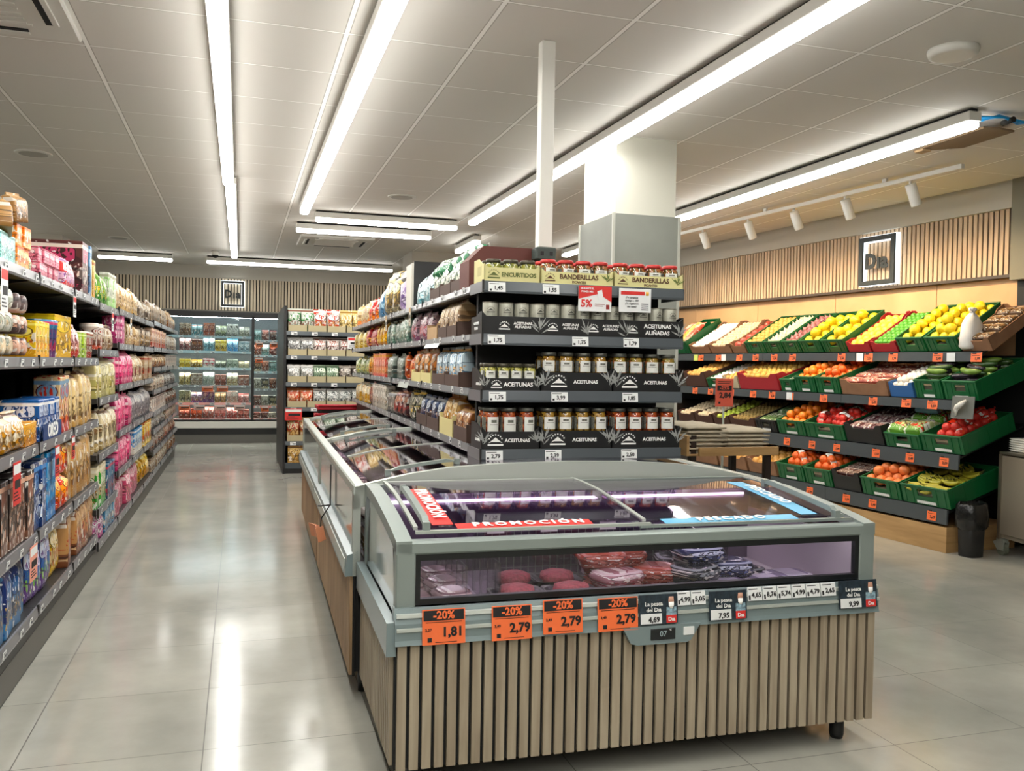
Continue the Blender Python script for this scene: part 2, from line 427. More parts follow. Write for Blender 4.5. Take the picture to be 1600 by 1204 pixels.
# ------------------------------------------------------------------ the room
def sbox(name, F, b, m):
    k = MB(); k.box(*b); o = k.build(name, m); o.matrix_world = F; return struct(o)
sbox('floor', ID, (-6, 9, -4.5, 17, -.05, 0), floor_mat())
sbox('ceiling', ID, (-6, 9, -4.5, 17, 2.9, 2.95), ceil_mat())
sbox('wall_left', ID, (-5.1, -5, -4.5, 17, 0, 2.9), M_wall)
sbox('wall_front', ID, (-6, 9, -4.6, -4.5, 0, 2.9), M_wall)
sbox('wall_back', ID, (-5, 5.6, 15.25, 15.35, 2.12, 2.9), M_wall)
sbox('wall_back_recess', ID, (-5, 5.6, 16.0, 16.1, 0, 2.9), M_dark)
sbox('wall_right', WAL, (.9, 1.0, -11, 11.5, 0, 2.9), mat('dark_shop_wall', '#26241f', .8))  # wall in one even dark colour
sbox('trim_1', WAL, (.80, .9, .17, 10.6, 2.68, 2.9), M_wall)
sbox('wall_right_pier', WAL, (.78, .9, -4, .165, 2.1, 2.9), mat('olive_plaster', '#7f7b6b', .8))
sbox('trim_2', WAL, (.80, .9, .12, 10.6, 2.125, 2.15), mat('bronze_trim', '#3f362c', .5))
# beech back panels with shadow joints
k = MB(); q = .16
for q1 in (.95, 2.2, 3.45, 4.7, 5.95, 7.2, 8.45, 10.6):
    k.bev(.87, .9, q+.003, q1-.003, .2, 2.125, .002); q = q1
struct(k.build('wall_right_panelling', M_panel)).matrix_world = WAL
def slats(name, F, a0, a1, z0, z1, face, axis, pitch=.05, wd=.034, dep=.012, m=M_slatw, par=None):
    """vertical slats on a dark felt backing; axis = direction they repeat in"""
    k = MB(); n = int((a1-a0)/pitch+.5); pitch = (a1-a0)/n
    for i in range(n):
        s0 = a0+(i+.5)*pitch-wd/2
        if axis == 'x': k.box(s0, s0+wd, face-dep, face, z0, z1)
        else: k.box(face-dep, face, s0, s0+wd, z0, z1)
    k.m = 1
    if axis == 'x': k.box(a0, a1, face, face+.008, z0, z1)
    else: k.box(face, face+.008, a0, a1, z0, z1)
    o = k.build(name, [m, M_dark], par)
    if F is not None: o.matrix_world = F
    return o
struct(slats('wall_right_slats', WAL, .17, 10.5, 2.15, 2.68, .85, 'y'))
struct(slats('wall_back_slats', ID, -4.9, 5.5, 2.17, 2.69, 15.235, 'x', m=wood('back_slat_oak', '#b8a98f', '#d2c3a8')))
k = MB(); k.box(2.385, 2.83, 5.42, 5.98, 2.38, 2.9, 0); k.m = 1; k.box(2.365, 2.85, 5.40, 6.0, 0, 2.38)
k.m = 2
for cx, cy in ((2.365, 5.40), (2.85, 5.40), (2.365, 6.0), (2.85, 6.0)): k.box(cx-.009, cx+.009, cy-.009, cy+.009, 0, 2.383)
struct(k.build('wall_pillar', [mat('white_plaster', '#d6d4c6', .7), mat('grey_cement_cladding', '#8d8f87', .6, noise=.1, nscale=3), mat('corner_trim', '#b9b9ae', .4)]))
sbox('wall_pillar_far_left', ID, (-3.4, -2.15, 12.3, 13.1, 0, 2.9), M_wall)
sbox('wall_pillar_far_right', ID, (2.25, 3.1, 12.0, 12.7, 0, 2.9), M_wall)

# ------------------------------------------------------------------ ceiling fittings
M_lamp = lampmat('lamp_diffuser', '#fffdf8', LAMP)
M_lampside = lampmat('lamp_side', '#fffdf8', LAMP*.38)
M_housing = mat('lamp_housing', '#cfcdc6', .4)
def strip_light(F, x, y0, y1, label, axis='y', z=2.80):
    L = y1-y0; r = empty('strip_light'); tag(r, label, 'ceiling lamp', 'linear ceiling lamps')
    h = MB(); h.bev(-.046, .046, 0, L, .026, .082, .004); h.build('housing', M_housing, r)
    d = MB(); d.bev(-.041, .041, .004, L-.004, -.012, .0262, .012); dm = d.mesh('diffuser', [M_lamp, M_lampside])
    for p_ in dm.polygons: p_.material_index = 0 if p_.normal.z < -.9 else 1
    link('diffuser', dm, r)
    b = MB(); b.box(-.022, .022, .01, L-.01, .082, .1); 
    b.build('mounting_rail', M_dark, r)
    put(r, F, x, y0, z, 0 if axis == 'y' else 0)
    return r
strip_light(ID, -.105, -3.2, 7.62, 'long white ceiling lamp over the left aisle, nearer and longer of two in line')
strip_light(ID, -.09, 7.72, 13.0, 'white ceiling lamp over the left aisle, farther of the two in line')
strip_light(ID, .585, -3.2, 8.82, 'long white ceiling lamp second from the left, ending above the island shelves')
strip_light(ID, 2.275, -3.2, 8.82, 'long white ceiling lamp passing close beside the pillar')
strip_light(ID, 4.08, 4.12, 10.9, 'long white ceiling lamp over the fruit aisle with blue cables at its end')
strip_light(ID, 2.68, 10.1, 11.1, 'short white ceiling lamp seen small behind the snack bags on the island top')
def cross_light(x0, x1, y, label):
    r = strip_light(ID, x0, 0, x1-x0, label); put(r, ID, x0, y, 2.80, -PI/2); return r
cross_light(.72, 2.21, 9.2, 'white ceiling lamp set across the aisle, nearer of the crosswise pair')
cross_light(.58, 2.10, 10.03, 'white ceiling lamp set across the aisle, farther of the crosswise pair')
cross_light(-1.97, -.96, 13.85, 'short white ceiling lamp across the back, above the left shelves')
cross_light(-.49, 2.29, 13.85, 'long white ceiling lamp across the back, above the fridge')
# back part of the shop, unseen but lit
strip_light(ID, -3.0, 1, 12, 'white ceiling lamp over the next aisle behind the left shelves')

r = empty('track_light'); tag(r, 'white ceiling track with six cylinder spotlights aimed at the fruit wall', 'track light')
k = MB(); k.bev(-.017, .017, -.14, 5.0, -.035, 0, .003); k.build('track', M_white, r)
k = MB()
for y in (.6, 2.1, 3.6): k.box(-.01, .01, y-.02, y+.02, 0, .031)
k.build('ceiling_bracket', M_white, r)
for i, y in enumerate((.34, 1.04, 1.69, 2.37, 3.15, 4.0)):
    h = empty('spotlight', r); h.location = (0, y, -.035)
    k = MB(); k.rings([(-.03, .012, .012, 2), (0, .012, .012, 2)], 10); k.build('swivel', M_white, h)
    Mh = T(0, 0, -.028) @ RY(-.42)
    k = MB(); k.rings([(-.17, .038, .038, 2), (-.165, .041, .041, 2), (0, .041, .041, 2), (.004, .036, .036, 2)], 20); o = k.build('shade', M_white, h); o.matrix_local = Mh
    k = MB(); k.rings([(-.1712, .03, .03, 2), (-.1705, .03, .03, 2)], 16); o = k.build('lens', lampmat('spot_lens', '#ffdfae', 6), h); o.matrix_local = Mh
    ld = bpy.data.lights.new('spot_bulb', 'SPOT'); ld.energy = SPOT; ld.color = (1, .74, .45); ld.spot_size = 2.0; ld.spot_blend = .9; ld.shadow_soft_size = .03
    lo = bpy.data.objects.new('spot_bulb', ld); C.objects.link(lo); lo.parent = h; lo.matrix_local = Mh @ T(0, 0, -.18) @ RY(-.15)
put(r, WAL, -.10, 0, 2.87)

def cassette(cx, cy, s, label):
    r = empty('air_conditioner'); tag(r, label, 'air conditioner', 'ceiling air conditioners')
    k = MB(); k.bev(-s/2, s/2, -s/2, s/2, -.03, 0, .008)
    k.build('panel', M_white, r)
    k = MB(); t = s*.27
    for i in range(9): yy = -t+i*2*t/8; k.box(-t, t, yy-.008, yy+.008, -.036, -.03)
    k.box(-t-.02, t+.02, -t-.02, -t-.005, -.038, -.03); k.box(-t-.02, t+.02, t+.005, t+.02, -.038, -.03)
    k.build('intake_grille', M_white, r)
    for a in range(4):
        k = MB(); k.box(-t*.95, t*.95, s*.365, s*.40, -.034, -.0295); o = k.build('air_slot', M_dark, r); o.rotation_euler.z = a*PI/2
        k = MB(); k.bev(-t*.95, t*.95, s*.40, s*.43, -.04, -.0295, .002); o = k.build('flap', M_white, r); o.rotation_euler.z = a*PI/2
    put(r, ID, cx, cy, 2.9)
cassette(-1.17, 4.26, .86, 'white ceiling cassette air conditioner at the top left corner')
cassette(1.14, 11.4, .9, 'white ceiling cassette air conditioner behind the crosswise lamps')
def disc(x, y, rad, h, name, label, g=None):
    k = MB(); k.rings([(2.9-h, rad*.8, rad*.8, 2), (2.9-h*.9, rad*.93, rad*.93, 2), (2.9-h*.4, rad, rad, 2), (2.9, rad, rad, 2)], 28, cx=x, cy=y); tag(k.build(name, M_white), label, 'ceiling fitting', g)
disc(3.24, 3.42, .115, .035, 'access_point', 'round white wireless access point on the ceiling at the top right')
for x, y, l in ((1.42, 8.12, 'flat round ceiling speaker ahead of the crosswise lamps'), (-1.51, 7.47, 'flat round ceiling speaker at the far left of the ceiling'), (-1.5, 12.28, 'flat round ceiling speaker above the far left shelves')):
    k = MB(); k.rings([(2.89, .125, .125, 2), (2.893, .13, .13, 2), (2.9, .13, .13, 2)], 28, cx=x, cy=y); k.m = 1
    k.rings([(2.888, .1, .1, 2), (2.8895, .1, .1, 2)], 24, cx=x, cy=y); tag(k.build('ceiling_speaker', [M_white, mat('speaker_grille', '#a9a69e', .7)]), l, 'speaker', 'round ceiling speakers')
# loose ceiling hatch, its board hanging beside the lamp end, and blue cables
r = empty('ceiling_hatch'); tag(r, 'brown ceiling board hanging loose beside the fruit aisle lamp end', 'ceiling board')
k = MB(); k.prism([(0, 0), (.10, -.02), (.24, .0), (.26, .42), (.03, .62)], 0, .012, 'z'); k.build('board', mat('raw_board', '#806a50', .8), r)
k = MB(); k.bev(.02, .09, .52, .60, -.015, 0, .003); k.build('bracket', M_kraft, r); put(r, ID, 4.32, 4.30, 2.85)
k = MB(); mb_ = mat('blue_cable', '#1c9be0', .3, emis=.0)
for j in range(3):
    k.tube([(4.13, 4.15+j*.012, 2.86-j*.012), (4.3, 4.13+j*.02, 2.87+.01*j), (4.45, 4.18-j*.02, 2.86), (4.7, 4.0+j*.03, 2.875), (5.0, 3.8+j*.04, 2.88)], .008, 6)
k.m = 1; k.tube([(4.36, 4.12, 2.862), (4.375, 4.21, 2.862)], .018, 8)
tag(k.build('cable_bundle', [mb_, M_dark]), 'bright blue cables running from the end of the fruit aisle lamp', 'cable')
# camera dome
k = MB(); k.rings([(2.80, .005, .005, 2), (2.81, .035, .035, 2), (2.84, .045, .045, 2)], 16, cx=-.35, cy=13.2); k.m = 1; k.rings([(2.84, .05, .05, 2), (2.9, .05, .05, 2)], 16, cx=-.35, cy=13.2)
tag(k.build('security_camera', [M_dark, M_white]), 'small dark dome camera on the ceiling left of the far lamp', 'camera')

def logo_sign(F, w, h, label, dist=.05):
    """square outline frame with lettering, lit from behind; faces -y locally"""
    r = empty('shop_sign'); tag(r, label, 'sign', 'lit shop signs')
    md = mat('sign_anthracite', '#222a2b', .5); t = w*.1
    k = MB(); k.box(-w/2, w/2, -dist-.02, -dist, h/2-t, h/2, 0); k.box(-w/2, w/2, -dist-.02, -dist, -h/2, -h/2+t); k.box(-w/2, -w/2+t, -dist-.02, -dist, -h/2+t, h/2-t); k.box(w/2-t, w/2, -dist-.02, -dist, -h/2+t, h/2-t)
    k.build('frame', md, r)
    k = MB(); e = .007; y0, y1 = -dist+.001, -.004
    for s_ in (1, -1):
        k.box(-w/2-e, w/2+e, y0, y1, s_*(h/2)-e*.5, s_*(h/2)+e, 0); k.box(s_*(w/2)-e*.5, s_*(w/2)+e, y0, y1, -h/2, h/2)
        k.box(-w/2+t-e, w/2-t+e, y0, y1, s_*(h/2-t)-e, s_*(h/2-t)+e*.3); k.box(s_*(w/2-t)-e, s_*(w/2-t)+e*.3, y0, y1, -h/2+t, h/2-t)
    k.build('backlight', lampmat('sign_glow', '#f2fbff', 2.2), r)
    k = MB()
    for sx in (-1, 1):
        for sz in (-.6, .6): k.box(sx*(w/2-t*.5)-.006, sx*(w/2-t*.5)+.006, -dist, 0, sz*h/2-.006, sz*h/2+.006)
    k.build('standoff', md, r)
    write(r, 'Dıa', h*.42, md, -.005, -dist-.012, -.01, bold=.045, ext=.006, sx=.95, sp=1.12)
    return r
s1 = logo_sign(WAL, .44, .46, 'square backlit shop sign on the slatted wall above the fruit'); put(s1, WAL, .83, 1.56, 2.4, -PI/2)
s2 = logo_sign(ID, .36, .42, 'square backlit shop sign on the slatted wall above the fridge'); put(s2, ID, -.125, 15.21, 2.44, 0)

# white cable post on the island end
r = empty('cable_post'); tag(r, 'tall white square post rising from the island end to the ceiling', 'post')
k = MB(); k.bev(-.034, .034, -.03, .03, 0, .98, .004); k.build('duct', M_white, r)
k = MB(); k.bev(-.05, .052, -.042, .042, -.06, .0, .006); k.m = 1; k.rings([(0, .008, .008, 2), (.001, .008, .008, 2)], 10)
for sx in (-.02, .025): k.box(sx-.008, sx+.008, -.0435, -.0425, -.04, -.02)
k.build('foot_bracket', [mat('foot_bracket', '#3a4440', .5), M_ink], r); put(r, ISL, .893, 1.33, 1.92)
k = MB(); k.box(.88, .906, 1.32, 1.34, .95, 1.87); o = k.build('gondola_upright', M_black); o.matrix_world = ISL; tag(o, 'black steel upright carrying the white post behind the pickle jars', 'upright')

# ------------------------------------------------------------------ island freezers
M_tub = mat('freezer_tub', '#b4adb4', .45); M_tubd = mat('freezer_back', '#5d5264', .5); M_apron = mat('apron_grey', '#7b8a8b', .3, .1)
M_gasket = mat('black_gasket', '#151819', .35)
PF = [(0, .80), (.10, .817), (.28, .838), (.53, .862), (.70, .868), (.84, .868)]                    # end module: (y, z)
PR = [(-.045, .858), (.03, .876), (.19, .909), (.35, .931), (.57, .944), (.87, .949), (1.17, .944), (1.39, .931), (1.55, .909), (1.71, .876), (1.785, .858)]   # row: (x, z)
def zf(y):
    for (a, za), (b, zb) in zip(PF, PF[1:]):
        if y <= b: return za+(zb-za)*(y-a)/(b-a)
    return PF[-1][1]
def zr(x):
    for (a, za), (b, zb) in zip(PR, PR[1:]):
        if x <= b: return za+(zb-za)*(x-a)/(b-a)
    return PR[-1][1]
r = empty('island_freezer'); tag(r, 'end island freezer with orange price cards and vertical wood slats in front', 'freezer', 'chest freezers of the island')
W_, D_ = 1.75, .84
# frame
k = MB()
k.bev(0, W_, 0, .055, .762, .803, .006)                                     # front top rail
for x0 in (0, W_-.062): k.bev(x0, x0+.062, .0, .05, .595, .77, .004)        # corner pillars
k.box(.0, W_, 0, .05, .575, .6)
for x0 in (0, W_-.05):                                                      # curved side rails
    poly = [(y, z+.006) for y, z in PF]+[(y, z-.035) for y, z in reversed(PF)]
    k.prism(poly, x0, x0+.05, 'x')
    k.box(x0+(.0 if x0 == 0 else .02), x0+(.03 if x0 == 0 else .05), .79, .84, .5, .84)
k.box(0, W_, .80, .84, .84, .872)
k.build('frame', M_grey, r)
k = MB(); k.box(.055, W_-.055, .012, .03, .603, .763); 
k2 = MB(); k2.box(.06, W_-.06, .006, .028, .603, .622); k2.box(.06, W_-.06, .006, .028, .742, .763); k2.box(.06, .078, .006, .028, .62, .745); k2.box(W_-.078, W_-.06, .006, .028, .62, .745)
k2.build('window_gasket', M_gasket, r); k.build('front_window', M_glass, r)
for x0, nm in ((.004, 0), (W_-.012, 1)):
    k = MB(); poly = [(.05, .56), (.79, .56)]+[(y, z-.03) for y, z in reversed(PF) if .05 < y < .8]
    k.prism(poly, x0, x0+.008, 'x'); k.build('side_window', M_sideglass, r)
# price apron: sloping profile with grooves
k = MB(); pa = [(-.035, .49), (-.03, .505), (-.028, .555), (-.012, .60), (.03, .60), (.05, .49)]
k.prism(pa, -.005, W_, 'x'); k.m = 1
k.prism([(-.031, .53), (-.036, .533), (-.0345, .541), (-.029, .543)], 0, W_, 'x')
k.prism([(-.022, .572), (-.030, .574), (-.027, .584), (-.018, .586)], 0, W_, 'x')
k.m = 0; k.prism([(-.02, .455), (.838, .455), (.838, .56), (-.02, .56)], -.030, 0, 'x')
k.build('price_apron', [M_apron, M_greyl], r)
o = slats('slat_cladding', None, .0, W_, .095, .49, -.004, 'x', .0398, .0285, .014, M_slat, r)
k = MB(); 
for i in range(20):
    y = .02+i*.042
    k.box(-.012, .0, y, y+.03, .1, .45)
k.m = 1; k.box(-.001, .006, 0, .835, .1, .5); k.build('side_cladding', [M_slat, M_dark], r)
k = MB()
for i in range(20): y = .02+i*.042; k.box(W_-.006, W_+.002, y, y+.03, .1, .45, 0)
k.box(W_-.01, W_-.005, 0, .835, .1, .5, 1); k.build('side_cladding', [M_slat, M_dark], r)
k = MB(); k.box(.01, W_-.01, .01, .83, .11, .49, 0); k.build('cabinet', M_dark, r)
k = MB(); k.m = 0                                                            # tub
k.box(.03, W_-.03, .03, .81, .49, .515); k.box(.03, .05, .03, .8, .5, .74); k.box(W_-.05, W_-.03, .03, .8, .5, .74); k.m = 1; k.box(.05, W_-.05, .78, .80, .5, .84)
k.build('tub', [M_tub, M_tubd], r)
for fx, fy in ((.08, .07), (W_-.09, .07), (.08, .74), (W_-.15, .62)):
    k = MB(); k.rings([(0, .022, .022, 2), (.015, .026, .026, 2), (.11, .026, .026, 2)], 14, cx=fx, cy=fy); k.build('foot', M_black, r)
k = MB(); k.bev(.08, W_-.08, .034, .046, .742, .752, .002); k.build('led_strip', lampmat('freezer_led', '#f6e6f4', 11), r)
k = MB(); k.bev(.08, W_-.08, .765, .777, .80, .81, .002); k.build('led_strip', lampmat('freezer_led', '#f6e6f4', 11), r)
# control panel
k = MB(); k.prism([(.745, .50), (1.03, .50), (.995, .445), (.98, .438), (.80, .438), (.775, .445)], -.042, -.005, 'y'); k.build('control_housing', M_apron, r)
k = MB(); k.bev(.845, .935, -.0445, -.041, .452, .49, .001); k.build('display', mat('display_black', '#161a1c', .15), r)
write(r, '07', .026, mat('lcd_grey', '#9fb0b4', .4), .89, -.0452, .472, bold=.0); write(r, '°C', .009, M_whiteink, .915, -.0452, .484, bold=.0)
k = MB(); k.bev(.965, 1.005, -.0445, -.041, .462, .49, .001); k.build('sticker', M_tag, r)
# sliding lids
for a0, a1, dz, nm in ((.07, .885, .012, 'l'), (.845, 1.69, .004, 'r')):
    lid = empty('lid', r)
    pr = [(y, z+dz) for y, z in PF]
    k = MB(); k.strip([(y, z) for y, z in pr if y > .05], a0+.012, a1-.012, .004); k.build('pane', M_lid, lid)
    k = MB()
    for x0 in (a0, a1-.014): k.strip([(y, z+.003) for y, z in pr if y > .05], x0, x0+.014, .01)
    k.box(a0, a1, .055, .07, zf(.06)+dz-.006, zf(.06)+dz+.004); k.box(a0, a1, .80, .815, .86+dz, .872+dz)
    k.build('lid_frame', M_grey if nm == 'r' else M_greyl, lid)
    hx = .095 if nm == 'l' else 1.625
    k = MB(); P_ = [(y, zf(y)+dz) for y in (.06, .1, .2, .3, .4, .5, .56)]
    poly = [(y, z+.036) for y, z in P_]; poly[0] = (.06, P_[0][1]+.012); poly[-1] = (.56, P_[-1][1]+.015)
    low = [(y, z+.016) for y, z in reversed(P_[1:-1])]
    k.prism(poly+low, hx, hx+.022, 'x'); k.box(hx, hx+.022, .06, .085, P_[0][1], P_[0][1]+.03); k.box(hx, hx+.022, .535, .56, P_[-1][1], P_[-1][1]+.03)
    k.build('handle', M_grey, lid)
def sticker(x0, x1, y0, y1, dz, m, s, along):
    k = MB(); n = 6
    st = empty('sticker', r)
    pr = [(y0+(y1-y0)*i/n, zf(y0+(y1-y0)*i/n)+dz+.0015) for i in range(n+1)]
    k.strip(pr, x0, x1, .0012); k.build('film', m, st)
    return st
st = sticker(.135, .205, .12, .62, .012, M_red, '', 'y')
sl = math.atan2(zf(.55)-zf(.2), .35)
write(st, 'PROMOCIÓN', .062, M_whiteink, .17, .37, zf(.37)+.019, bold=.03, M=RX(sl) @ RZ(-PI/2) @ RX(-PI/2), sp=1.05)
st = sticker(.21, .68, .075, .125, .012, M_red, '', 'x')
write(st, 'PROMOCIÓN', .052, M_whiteink, .46, .10, zf(.10)+.016, bold=.03, M=RX(.14) @ RX(-PI/2), sp=1.35)
st = sticker(.95, 1.48, .075, .125, .004, M_blue, '', 'x')
write(st, 'PESCADO', .052, M_whiteink, 1.22, .10, zf(.10)+.008, bold=.03, M=RX(.14) @ RX(-PI/2), sp=1.3)
st = sticker(1.52, 1.59, .12, .66, .004, M_blue, '', 'y')
write(st, 'PESCADO', .062, M_whiteink, 1.555, .40, zf(.40)+.011, bold=.03, M=RX(sl) @ RZ(-PI/2) @ RX(-PI/2), sp=1.1)
put(r, ISL)
# acrylic dividers inside, white patches standing for reflected shelf labels
M_acr = glass('acrylic', '#f2f2f5', .85, .05, 1.45, .06)
for i, (x, y0, y1) in enumerate(((.24, .08, .62), (.36, .1, .74), (1.32, .3, .76))):
    k = MB(); k.bev(x, x+.006, y0, y1, .516, .70, .001)
    for t in range(6): yy = y0+(y1-y0)*(t+.5)/6; k.box(x-.002, x+.008, yy-.002, yy+.002, .516, .69)
    o = k.build('acrylic_divider', M_acr); tag(o, 'clear acrylic divider inside the end freezer, %s from the left' % ORD[i], 'divider', 'acrylic dividers in the end freezer'); o.matrix_world = ISL
k = MB(); k.bev(.39, 1.3, .60, .606, .516, .74, .001); k.m = 1
for x in (.48, .70, .95): k.box(x-.035, x+.035, .5975, .5995, .70, .735)
o = k.build('acrylic_divider', [M_acr, M_tag]); tag(o, 'long clear acrylic divider across the end freezer with white patches for reflected price labels', 'divider', 'acrylic dividers in the end freezer'); o.matrix_world = ISL
k = MB()
for i in range(30): x = .41+i*.03; k.box(x-.0015, x+.0015, .612, .615, .516, .73)
for z in (.56, .64, .73): k.box(.41, 1.29, .612, .615, z-.0015, z+.0015)
k.m = 0; k.box(.40, 1.30, .62, .77, .516, .70, 1)  # plum block stands in for the purple reflections seen in the lids
o = k.build('wire_basket', [M_greyl, mat('plum_reflection', '#66586c', .4)]); tag(o, 'wire fronted basket with a plum block for lid reflections inside the end freezer', 'basket'); o.matrix_world = ISL

# price cards on the apron
def card(x0, x1, z0, z1, m, name, label, group, F=ISL, y=-.041, tilt=.0):
    r = empty(name); tag(r, label, 'price card', group)
    w_, h_ = x1-x0, z1-z0
    k = MB(); k.bev(-w_/2, w_/2, -.0012, .0012, 0, h_, .0006); k.build('card', m, r)
    put(r, F, (x0+x1)/2, y, z0, 0, RX(tilt)); return r, w_, h_
for i, (x0, x1, z0, old, new) in enumerate(((.078, .214, .49, '2,27', '1,81'), (.300, .432, .488, '3,49', '2,79'), (.470, .605, .497, '3,49', '2,79'), (.658, .80, .492, '3,49', '2,79'))):
    r, w_, h_ = card(x0, x1, z0, z0+.108, M_orange, 'price_card', 'orange discount card on the end freezer, %s from the left' % ORD[i], 'orange discount cards on the end freezer', tilt=-.10)
    k = MB(); k.box(-w_/2+.004, w_/2-.004, -.0022, -.0013, h_*.68, h_*.97, 0); k.build('discount_band', M_ink, r)
    write(r, '-20%', .034, M_orange, 0, -.0032, h_*.825, bold=.03)
    write(r, new, .040, M_ink, w_*.2, -.0022, h_*.34, bold=.035)
    write(r, old, .012, M_ink, -w_*.36, -.0022, h_*.42, bold=.02)
    k = MB(); k.box(-w_*.38, -w_*.28, -.002, -.0013, h_*.08, h_*.2); k.box(-w_*.42, w_*.42, -.002, -.0013, h_*.625, h_*.64); k.box(-w_*.2, w_*.3, -.002, -.0013, h_*.06, h_*.075); k.build('fine_print', M_ink, r)
M_navy = mat('navy_poster', '#232f38', .4, noise=.5, nscale=60)
for i, (x0, x1, z0, pr) in enumerate(((.803, .945, .505, '4,69'), (1.062, 1.206, .503, '7,95'), (1.575, 1.735, .512, '9,99'))):
    r, w_, h_ = card(x0, x1, z0, z0+.098, M_navy, 'fish_card', 'dark fish promotion card with a white price box, %s' % ('left of three' if i == 0 else 'middle of three' if i == 1 else 'right of three at the freezer corner'), 'dark fish cards on the end freezer', tilt=-.10)
    write(r, 'La pesca', .019, M_whiteink, -w_*.12, -.002, h_*.68, bold=.01); write(r, 'del Dıa', .019, M_whiteink, -w_*.12, -.002, h_*.48, bold=.01)
    k = MB(); k.box(-w_*.46, w_*.08, -.0022, -.0013, .002, h_*.36); k.build('price_box', M_tag, r)
    write(r, pr, .024, M_ink, -w_*.12, -.003, h_*.15, bold=.03)
    k = MB(); k.box(w_*.2, w_*.46, -.0022, -.0013, .002, h_*.28); k.build('logo_box', M_red, r); write(r, 'Dıa', .018, M_whiteink, w_*.33, -.003, h_*.14, bold=.02)
    k = MB(); k.rings([(h_*.62, .008, .0006, 2), (h_*.75, .011, .0006, 2), (h_*.9, .009, .0006, 2)], 10, cx=w_*.33, cy=-.002); k.m = 1
    k.rings([(h_*.5, .004, .0006, 2), (h_*.6, .010, .0006, 2), (h_*.72, .010, .0006, 2)], 10, cx=w_*.33, cy=-.0028); k.m = 2; k.box(w_*.2, w_*.46, -.0018, -.0013, h_*.28, h_*.55)
    k.build('fisherman_picture', [mat('face_print', '#b98a72', .6), M_whiteink, mat('splash_print', '#7d98a4', .5, noise=.6, nscale=120)], r)
lab = [('4,99', .945, .995), ('5,05', .997, 1.052), ('4,65', 1.212, 1.27), ('8,76', 1.272, 1.328), ('5,74', 1.33, 1.385), ('4,99', 1.387, 1.443), ('4,79', 1.445, 1.503), ('2,65', 1.505, 1.567)]
for i, (p, x0, x1) in enumerate(lab):
    r, w_, h_ = card(x0+.001, x1-.001, .560, .606, M_tag, 'shelf_label', 'white price label on the end freezer, %s from the left' % ORD[i], 'white price labels on the end freezer', y=-.034, tilt=-.2)
    write(r, p, .022, M_ink, w_*.1, -.002, h_*.4, bold=.03)
    k = MB(); k.box(-w_*.42, w_*.2, -.0018, -.0013, h_*.82, h_*.88); k.box(-w_*.44, -w_*.32, -.0018, -.0013, h_*.08, h_*.4); k.build('fine_print', M_ink, r)

